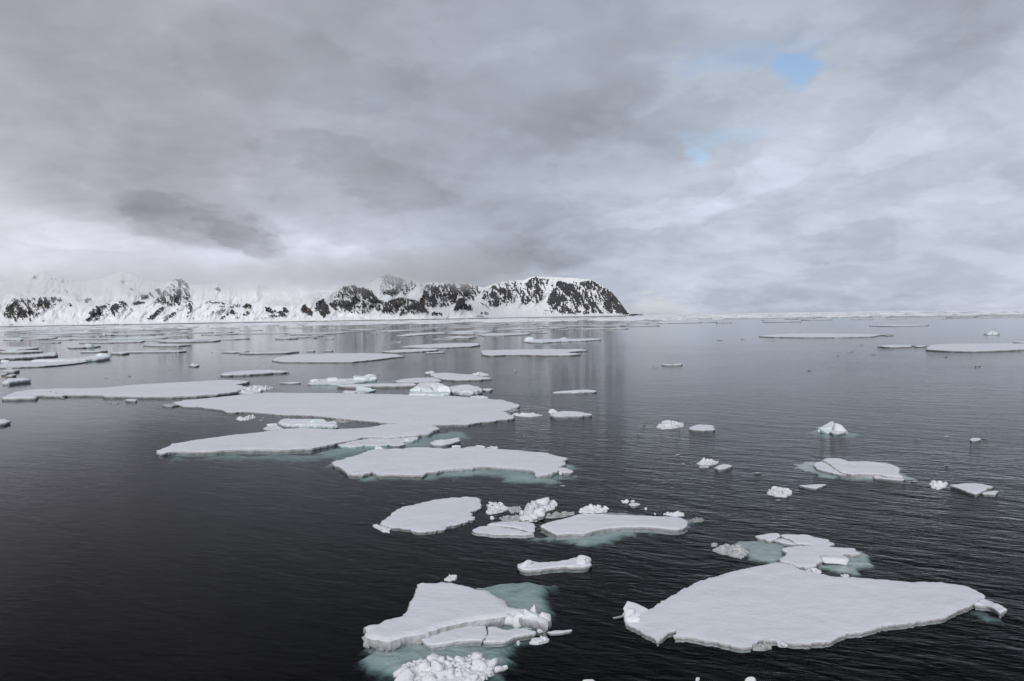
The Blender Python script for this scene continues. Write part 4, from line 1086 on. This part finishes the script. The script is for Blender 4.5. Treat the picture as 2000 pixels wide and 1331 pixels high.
tilted_slab('F', 264, [(540, 262, 0.0), (600, 264, 0.0), (690, 247, 0.4), (640, 228, 1.0), (560, 212, 1.5), (540, 228, 1.0)], 0.6, f, BLUE)
floe('F', "435 262 450 250 500 254 560 258 530 267 460 268", 0.3, 'low dark plate left of the dark turquoise wedge', GF, parts=False, jag=0.5)
lump('F', (690, 118, 730, 130), 'dark bit of ice behind the right end of the hummocky floe', mat=DIRTY, group=GC)
floe('F', "-60 190 20 186 110 184 100 190 20 194", 0.25, 'thin dark-edged strip left of the hummocky pale blue floe', GF, parts=False, jag=0.4)
lump('F', (1775, 88, 1798, 98), 'lone white speck of ice on open water right of the pointed floe', group=GC)
f = floe('P', "1725 395 1740 382 1800 376 1880 379 1937 391 1860 400 1740 402", 0.34, 'bun-shaped floe off the right end of the longest floe', GF, und=0.4)
lump('P', (1713, 366, 1765, 392), parent=f, mat=WHITE, **BLK)
floe('P', "1738 280 1760 274 1850 268 1900 264 1968 272 1900 278 1800 280", 0.3, 'thin wavy floe alone on open water, right of the rounded thick slab', GF, und=0.6)

# --- farther floes
floe('L', "1135 226 1140 215 1300 210 1500 208 1780 205 1815 213 1680 225 1780 236 1720 243 1540 244 1400 240 1300 240 1200 247 1150 241", 0.5, 'far flat floe with two prongs at its right end', GF, und=0.2)
f = floe('L', "1410 155 1440 142 1480 142 1600 142 1650 139 1720 140 1880 136 1915 141 1800 148 1650 153 1520 160 1460 159", 0.7, 'far floe with a turquoise hump at its left end', GF, und=0.3, side=BLUE)
lump('L', (1408, 126, 1480, 162), parent=f, mat=BLUE, **BLK)
lump('L', (1640, 130, 1690, 152), parent=f, mat=BLUE, **BLK)
floe('L', "600 192 700 180 850 172 1000 167 1110 168 1130 176 1070 186 900 193 740 195 650 191", 0.6, 'far flat floe, broad in the middle, left of the far pronged floe', GF, und=0.2)
floe('L', "485 221 600 210 760 204 845 205 840 212 720 220 560 226", 0.5, 'far narrow floe just below the far broad floe', GF, und=0.2)
floe('L', "770 229 890 222 890 227 780 233", 0.35, 'thin short strip of ice below the far broad floe', GF, parts=False)
floe('P', "290 112 340 95 420 85 600 80 780 78 920 82 972 94 900 100 830 110 770 115 700 122 560 123 340 122 310 116", 0.4, 'large flat floe left of the far narrow floe', GF, und=0.15)
floe('P', "28 186 60 175 150 168 280 163 388 171 300 176 160 185 60 189", 0.5, 'flat floe with a dark front edge, left of the hummocky pale blue floe', GF, und=0.15)
for q, h_, w in (("580 120 650 108 760 100 890 98 900 104 780 110 640 121", 0.6, 'far strip of ice before the knolls, the longest of its cluster'), ("900 102 990 97 1090 100 1080 106 960 107", 0.6, 'far strip of ice in the middle of the cluster before the cone-shaped hill'),
                 ("1110 115 1200 103 1330 105 1450 102 1440 109 1280 116 1150 118", 0.6, 'far ragged floe at the right end of the strip cluster'), ("880 130 980 122 1100 127 1050 132 920 132", 0.6, 'far low floe nearest in the strip cluster'),
                 ("1215 80 1300 74 1510 68 1500 72 1330 78 1230 81", 0.7, 'distant long strip of ice under the pale cliffs'), ("1010 88 1115 84 1110 87", 0.6, 'distant short strip of ice above the strip cluster'),
                 ("810 141 960 137 950 142 820 143", 0.4, 'faint thin strip below the strip cluster'), ("540 160 620 158 610 162", 0.4, 'faint thin strip left of the far broad floe'),
                 ("80 137 170 134 165 138", 0.5, 'lone dark-edged strip on the shining water before the left hills'), ("0 218 50 212 45 217", 0.5, 'short strip behind the large flat floe, the left one of two'), ("100 217 165 211 160 216", 0.5, 'short strip behind the large flat floe, the right one of two'),
                 ("1640 80 1700 77 1690 82", 0.6, 'small far floe under the cape'), ("1955 72 2040 71 2030 75", 0.6, 'small far floe right of the cape'), ("1450 97 1565 98 1560 100", 0.5, 'thin far strip behind the turquoise-humped floe')):
    floe('L', q, h_, w, GF, parts=False, und=0.2)
floe('O', "1490 326 1510 302 1600 298 1750 297 1900 294 2090 298 2090 320 1900 329 1740 335 1600 332 1520 328", 0.5, 'large flat floe running out of the right edge of the picture', GF, und=0.15, jag=0.7)
floe('O', "1935 289 2060 284 2090 290 2000 292", 0.4, 'thin strip behind the large floe at the right edge', GF, parts=False)
floe('O', "615 258 700 248 800 244 1000 243 1200 248 1260 250 1200 259 1050 262 850 263 700 261", 0.5, 'wide flat floe alone on the right-hand water below the pack ice', GF, und=0.15)
lump('O', (1005, 256, 1060, 268), 'dark lump on the front edge of the wide flat floe', mat=DIRTY, group=GC)
floe('O', "1255 251 1300 247 1325 252 1290 255", 0.4, 'dark bit at the right end of the wide flat floe', GF, parts=False, top=DIRTY)
floe('O', "1240 309 1300 303 1420 304 1400 311 1300 315", 0.4, 'narrow floe left of the large floe at the right edge', GF, parts=False)
floe('O', "1430 310 1455 306 1487 308 1470 312", 0.35, 'short strip between the narrow floe and the large floe at the right edge', GF, parts=False)
floe('O', "1190 203 1300 198 1500 199 1490 202 1330 206", 0.5, 'far long strip just below the pack ice at right', GF, parts=False)
f = floe('O', "1790 248 1820 240 1870 244 1860 250 1810 251", 0.35, 'small pale turquoise floe with two humps near the right edge', GF, top=BLUE, side=BLUE)
lump('O', (1810, 232, 1842, 251), parent=f, mat=BLUE, **BLK)
lump('O', (1838, 238, 1868, 251), parent=f, mat=BLUE, **BLK)
floe('O', "113 402 150 406 190 405 218 400 210 408 130 409", 0.22, 'curved narrow floe alone on the water below the cape', GF, und=1.0)
rubble('O', "55 415 80 410 98 420 75 424", 12, 0.2, 0.5, 0.14, 'few ice bits left of the curved narrow floe', group=GB, mat=DIRTY)
for i, (b, w) in enumerate((((400, 275, 428, 281), 'bit of ice below the left end of the wide flat floe'), ((525, 266, 555, 275), 'dark bit of ice left of the wide flat floe'), ((685, 279, 710, 285), 'bit of ice under the wide flat floe'),
                            ((1025, 354, 1042, 360), 'speck of ice on open water left of the narrow floe'), ((1078, 334, 1112, 340), 'thin bit of ice below the wide flat floe, nearer'), ((1198, 349, 1230, 355), 'thin bit of ice below the narrow floe'),
                            ((870, 432, 890, 438), 'speck of ice on the empty right-hand water'), ((1742, 408, 1752, 415), 'left one of two specks under the large right floe'), ((1762, 409, 1774, 416), 'right one of two specks under the large right floe'),
                            ((1585, 361, 1600, 367), 'speck of ice just below the large right floe'), ((1148, 300, 1166, 305), 'speck of ice left of the narrow floe'))):
    lump('O', b, w, mat=DIRTY, group=GC)

# --- left side
f = floe('N', "62 534 100 518 200 502 400 494 700 490 900 470 1100 458 1300 448 1500 437 1650 435 1745 444 1690 458 1640 466 1720 482 1690 500 1650 514 1500 534 1350 543 1200 549 1000 549 720 546 715 537 560 537 460 538 440 545 260 540", 0.45,
          'very long flat floe at the left, its front edge a dark broken line', GF, und=0.12)
floe('N', "10 558 60 538 200 532 262 545 250 556 150 559 60 562", 0.5, 'thick-edged plate at the left front of the very long flat floe', GF, und=0.15)
rubble('N', "262 545 320 530 400 535 455 550 450 565 350 556", 60, 0.4, 1.0, 0.4, 'grey ridge of pressed ice on the front of the very long flat floe', mat=DIRTY, group=GB)
rubble('N', "1660 525 1720 490 1780 475 1830 490 1900 495 1830 515 1760 535 1690 532", 90, 0.3, 0.9, 0.7, 'jumbled heap of grey-white ice at the right end of the very long flat floe', group=GB, big=6, mat=WHITE)
floe('N', "-20 716 0 710 40 706 72 720 40 732 0 738 -20 738", 0.4, 'small floe cut by the left edge of the picture', GF, jag=0.6, parts=False)
floe('N', "865 570 950 568 948 578 900 578", 0.35, 'dark-edged sliver below the very long flat floe', GF, jag=0.4, parts=False)
rubble('N', "765 598 800 594 838 598 800 602", 14, 0.25, 0.5, 0.14, 'flat dark bits of ice beside the dark-edged sliver', mat=DIRTY, group=GB)
f = floe('N', "1316 335 1340 328 1392 331 1360 338", 0.4, 'small spiky floe alone on the shining left-hand water', GF, und=0.6, jag=0.5)
tilted_slab('N', 335, [(1328, 334, 0.0), (1366, 335, 0.0), (1356, 327, 0.8), (1342, 315, 1.2)], 0.7, f, WHITE, 'upright_blade')
f = floe('N', "215 298 300 290 400 288 560 278 680 266 750 264 765 274 700 286 560 292 400 297", 1.0, 'long floe ending in a dark turquoise hump, left-hand water', GF, und=0.3, side=BLUE)
lump('N', (680, 252, 768, 292), parent=f, mat=BLUE, **BLK)
lump('N', (600, 268, 690, 290), parent=f, mat=BLUE, **BLK)
f = floe('N', "-20 276 60 268 150 266 300 252 390 250 385 262 240 272 100 280 -20 286", 1.0, 'long dark-sided floe at the left edge, behind the floe with the turquoise hump', GF, und=0.2)
lump('N', (330, 246, 392, 264), parent=f, mat=BLUE, **BLK)
f = floe('N', "20 320 40 308 150 302 300 305 600 307 480 324 300 338 100 345 -20 348", 0.45, 'wide smooth floe at the left edge with a thin straight front line', GF, und=0.15)
lump('N', (16, 300, 60, 326), parent=f, mat=BLUE, **BLK)
for q, h_, w in (("20 372 70 363 135 364 100 371", 0.7, 'dark-edged strip at the left edge, below the wide smooth floe'), ("0 392 50 386 45 391", 0.6, 'short strip at the left edge below the dark-edged strip'), ("30 405 110 397 90 404", 0.6, 'slanting strip near the left edge'),
                 ("25 445 60 425 140 422 222 428 150 436 60 447", 0.8, 'turquoise-grey plates piled near the left edge'), ("45 355 90 349 80 355", 0.6, 'small bit below the wide smooth floe at the left edge'),
                 ("555 174 700 169 900 166 1000 161 980 168 750 174", 0.8, 'long thin floe on the far left water, under the left peak'), ("1110 164 1200 158 1400 162 1545 156 1500 162 1300 168 1150 168", 0.9, 'long lumpy floe on the far water, right of the long thin floe'),
                 ("850 240 960 233 1150 231 1300 231 1250 237 1000 239 870 242", 0.6, 'floe with a straight dark front, right of the floe with the turquoise hump'), ("760 246 840 240 906 242 850 249", 0.8, 'short dark-ended plate left of the straight-fronted floe'),
                 ("1545 241 1620 237 1735 232 1700 240 1600 243", 0.5, 'thin strip left of the long dark line on the middle water'), ("1665 246 1800 243 2000 240 2090 236 1990 244 1750 249", 0.6, 'long thin strip behind the large flat floe'),
                 ("185 140 300 137 390 138 380 142 250 143", 0.8, 'far thin strip under the left hill'), ("310 158 400 154 495 153 480 157", 0.6, 'far thin strip under the snowy left slope'), ("35 152 60 144 130 141 165 148 140 154", 1.2, 'far bluish floe near the left edge'),
                 ("460 206 620 200 700 196 660 203 520 209", 0.8, 'far strip beside the rounded turquoise lump'), ("700 236 750 230 690 232 560 238", 0.7, 'pale strip behind the hump of the long floe'), ("1000 192 1150 186 1330 190 1250 196 1080 197", 0.7, 'far flat floe with a fine dark front edge'),
                 ("930 134 985 131 1000 136 950 137", 0.9, 'far dark-sided plate under the middle hills'), ("-20 216 60 206 200 204 280 210 180 220 40 224", 0.8, 'far wide plate at the left edge'), ("0 236 120 230 260 228 300 234 150 241 20 243", 0.7, 'far long plate at the left edge, just above the dark-sided floe'),
                 ("1540 402 1545 402", 0, '')):
    if w:
        floe('N', q, h_, w, GF, parts=False, und=0.25, top=SNOW, side=BLUE if 'turquoise-grey' in w or 'bluish' in w else EDGE)
for b, w, mt in (((597, 186, 652, 217), 'rounded turquoise lump standing in the drift ice at left', BLUE), ((565, 130, 588, 142), 'dark lump of ice on the far left water', DIRTY), ((720, 112, 738, 133), 'thin upright spike of ice on the far left water', BLUE),
                 ((768, 118, 830, 130), 'pale turquoise mound on the far left water', BLUE), ((762, 149, 780, 158), 'small dark lump below the pale turquoise mound', DIRTY), ((50, 228, 120, 246), 'turquoise mound near the left edge', BLUE), ((1170, 360, 1190, 367), 'pair-like specks on the shining left water', DIRTY),
                 ((890, 408, 915, 414), 'speck above the very long flat floe', DIRTY), ((735, 421, 756, 427), 'left speck of a few above the very long flat floe', DIRTY), ((815, 436, 832, 441), 'lowest speck of a few above the very long flat floe', DIRTY),
                 ((1470, 243, 1486, 249), 'speck left of the long thin strip', DIRTY), ((1255, 222, 1270, 238), 'upright bit of ice on the straight-fronted floe', DIRTY)):
    lump('N', b, w, mat=mt, group=GC)
floe('N', "1132 610 1180 604 1245 607 1200 616", 0.25, 'thin grey plate off the left tip of the longest floe, farther left', GF, parts=False, top=DIRTY)

# --- drift ice, too far off to tell one floe from the next
def drift(n, xr, below, size, label, group, seed, hh):
    rnd = random.Random(seed)
    for i in range(n):
        x = rnd.uniform(*xr)
        y = horizon(x) + below[0] + (below[1] - below[0]) * rnd.random() ** 1.3
        h = rnd.uniform(*hh)
        p = at(x, y, h)
        w = math.exp(rnd.uniform(math.log(size[0]), math.log(size[1]))) * p.length / FPX
        dd = w * rnd.uniform(0.5, 1.3)
        k = 26
        ring = []
        a0 = rnd.uniform(0, 6.28)
        for j in range(k):
            a = a0 + 2 * math.pi * j / k
            r = 0.5 * (1 + 0.6 * noise.fractal(Vector((math.cos(a) * 1.3 + i * 3.7, math.sin(a) * 1.3, seed)), 1, 2, 3))
            ring.append(Vector((p.x + math.cos(a) * w * r * (0.8 + 0.4 * rnd.random()), p.y + math.sin(a) * dd * r)))
        if sum(ring[j - 1].x * ring[j].y - ring[j].x * ring[j - 1].y for j in range(k)) < 0:
            ring.reverse()
        loc, tv, F, sv, sf = slab_meshes(ring, h, min(w, dd), seed + i, 0.3 * h, (0, 0), 0.5)
        if rnd.random() < 0.35:                       # a few pressed-up blocks stand on some of them
            for q in range(rnd.randint(1, 3)):
                b = chunk_mesh(w * 0.1, w * 0.1, h * rnd.uniform(0.8, 2.2), rnd.uniform(0, 99), 7, 0.12, 1)
                bmesh.ops.translate(b, verts=b.verts, vec=(rnd.uniform(-.3, .3) * w, rnd.uniform(-.3, .3) * dd, h * 0.7))
                o = len(sv)
                b.verts.index_update()
                sv += [tuple(v.co) for v in b.verts]
                sf += [tuple(o + v.index for v in f_.verts) for f_ in b.faces]
                b.free()
        o = len(tv)
        me = mesh_from('ice_floe', tv + sv, F + [tuple(a + o for a in q) for q in sf])
        r = obj('ice_floe', me, None, None, loc)
        me.materials.append(SNOW)
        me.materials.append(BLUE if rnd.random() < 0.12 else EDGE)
        me.polygons.foreach_set('material_index', [0] * len(F) + [1] * len(sf))
        tag(r, label, 'ice floe', group)
drift(70, (-20, 640), (7, 34), (22, 120), 'small distant floe among the scattered drift ice before the left shore', 'distant drift ice before the left shore', 11, (0.4, 1.0))
drift(64, (560, 1260), (6, 26), (22, 130), 'small distant floe among the scattered drift ice before the headland', 'distant drift ice before the headland', 23, (0.4, 1.0))
drift(70, (1240, 2030), (5, 18), (20, 140), 'small distant floe in the broken ice belt under the right-hand horizon', 'distant ice belt at right', 37, (0.4, 1.1))

def pack_ice():
    """the closed pack on the horizon: one sheet of countless floes"""
    rnd = random.Random(5)
    v, f, mi = [], [], []
    def slab(cx, cy, w, d, h, k=12):
        o = len(v)
        a0 = rnd.uniform(0, 6.28)
        rr = [rnd.uniform(0.65, 1.1) for _ in range(k)]
        for z, s in ((h, 1.0), (-0.4, 1.02)):
            for j in range(k):
                a = a0 + 2 * math.pi * j / k
                v.append((cx + math.cos(a) * w * 0.5 * rr[j] * s, cy + math.sin(a) * d * 0.5 * rr[j] * s, z + (rnd.uniform(-.2, .2) * h if z > 0 else 0)))
        f.append(tuple(o + j for j in range(k)))
        for j in range(k):
            f.append((o + (j + 1) % k, o + j, o + k + j, o + k + (j + 1) % k))
    for i in range(900):                                   # loose ice between 1.8 and 9 km
        x = rnd.uniform(-150, 2150)
        b = rnd.uniform(2.2, 11.0) if x > 1180 else rnd.uniform(2.6, 9.5)
        y = horizon(x) + b
        p = at(x, y, 0)
        w = rnd.uniform(10, 80) * p.length / FPX
        slab(p.x, p.y, w, w * rnd.uniform(0.6, 1.6), rnd.uniform(0.5, 1.8))
    for i in range(420):                                   # the solid white edge far out on the right
        u = rnd.uniform(1330, 2300)
        d = rnd.uniform(9000, 26000) * (1.0 if u > 1480 else 1.35)
        q = ray(u, 600.0)
        slab(q.x * d, q.y * d, rnd.uniform(600, 2600), rnd.uniform(900, 3000), rnd.uniform(1.0, 7.0), 16)
    me = mesh_from('pack_ice', v, f, False)
    return tag(obj('pack_ice', me, SNOW), 'belt of broken pack ice stretching along the horizon', 'pack ice', None, 'stuff')
pack_ice()

# ------------------------------------------------------------------ the low cloud that hides the tops of the hills
def low_cloud():
    mt, t, out = material('low_cloud')
    pos = nd(t, 'ShaderNodeNewGeometry').outputs['Position']
    sp = nd(t, 'ShaderNodeSeparateXYZ')
    t.links.new(pos, sp.inputs[0])
    x, y, z = sp.outputs
    n = noise_tex(t, pos, 0.0026, 5, 0.6, 0.3).outputs['Fac']
    wob = mth(t, 'MULTIPLY', mth(t, 'SUBTRACT', n, 0.5), 900.0)
    zz = mth(t, 'ADD', z, wob)
    # the base of the cloud climbs from the left hills to the headland
    base = maprange(t, x, -5500, -300, 350, 460, 'LINEAR')
    rel = mth(t, 'SUBTRACT', zz, base)
    up = mth(t, 'MULTIPLY', maprange(t, rel, -60, 120, 0, 1), maprange(t, rel, 200, 460, 1, 0))
    xf = maprange(t, mth(t, 'ADD', x, mth(t, 'MULTIPLY', wob, 2.0)), -600, 350, 1, 0)
    yf = mth(t, 'MULTIPLY', maprange(t, y, 9500, 10300, 0, 1), maprange(t, y, 10900, 12000, 1, 0))
    d = mth(t, 'MULTIPLY', up, mth(t, 'MULTIPLY', xf, yf))
    d = mth(t, 'MULTIPLY', d, maprange(t, x, -4200, -1500, 0.00075, 0.0011))     # thinner over the left slopes
    pv = nd(t, 'ShaderNodeVolumePrincipled')
    pv.inputs['Color'].default_value = (0.995, 0.997, 1.0, 1)
    t.links.new(d, pv.inputs['Density'])
    pv.inputs['Anisotropy'].default_value = 0.1
    t.links.new(pv.outputs[0], out.inputs['Volume'])
    v = [(a, b, c) for c in (120, 1400) for a, b in ((-11000, 8700), (300, 8700), (300, 14000), (-11000, 14000))]
    f = [(3, 2, 1, 0), (4, 5, 6, 7), (0, 1, 5, 4), (1, 2, 6, 5), (2, 3, 7, 6), (3, 0, 4, 7)]
    return tag(obj('low_cloud', mesh_from('low_cloud', v, f, False), mt), 'soft white cloud lying on the tops of the snowy hills at left', 'cloud', None, 'stuff')
low_cloud()
cy.volume_step_rate = 0.12
cy.volume_max_steps = 256
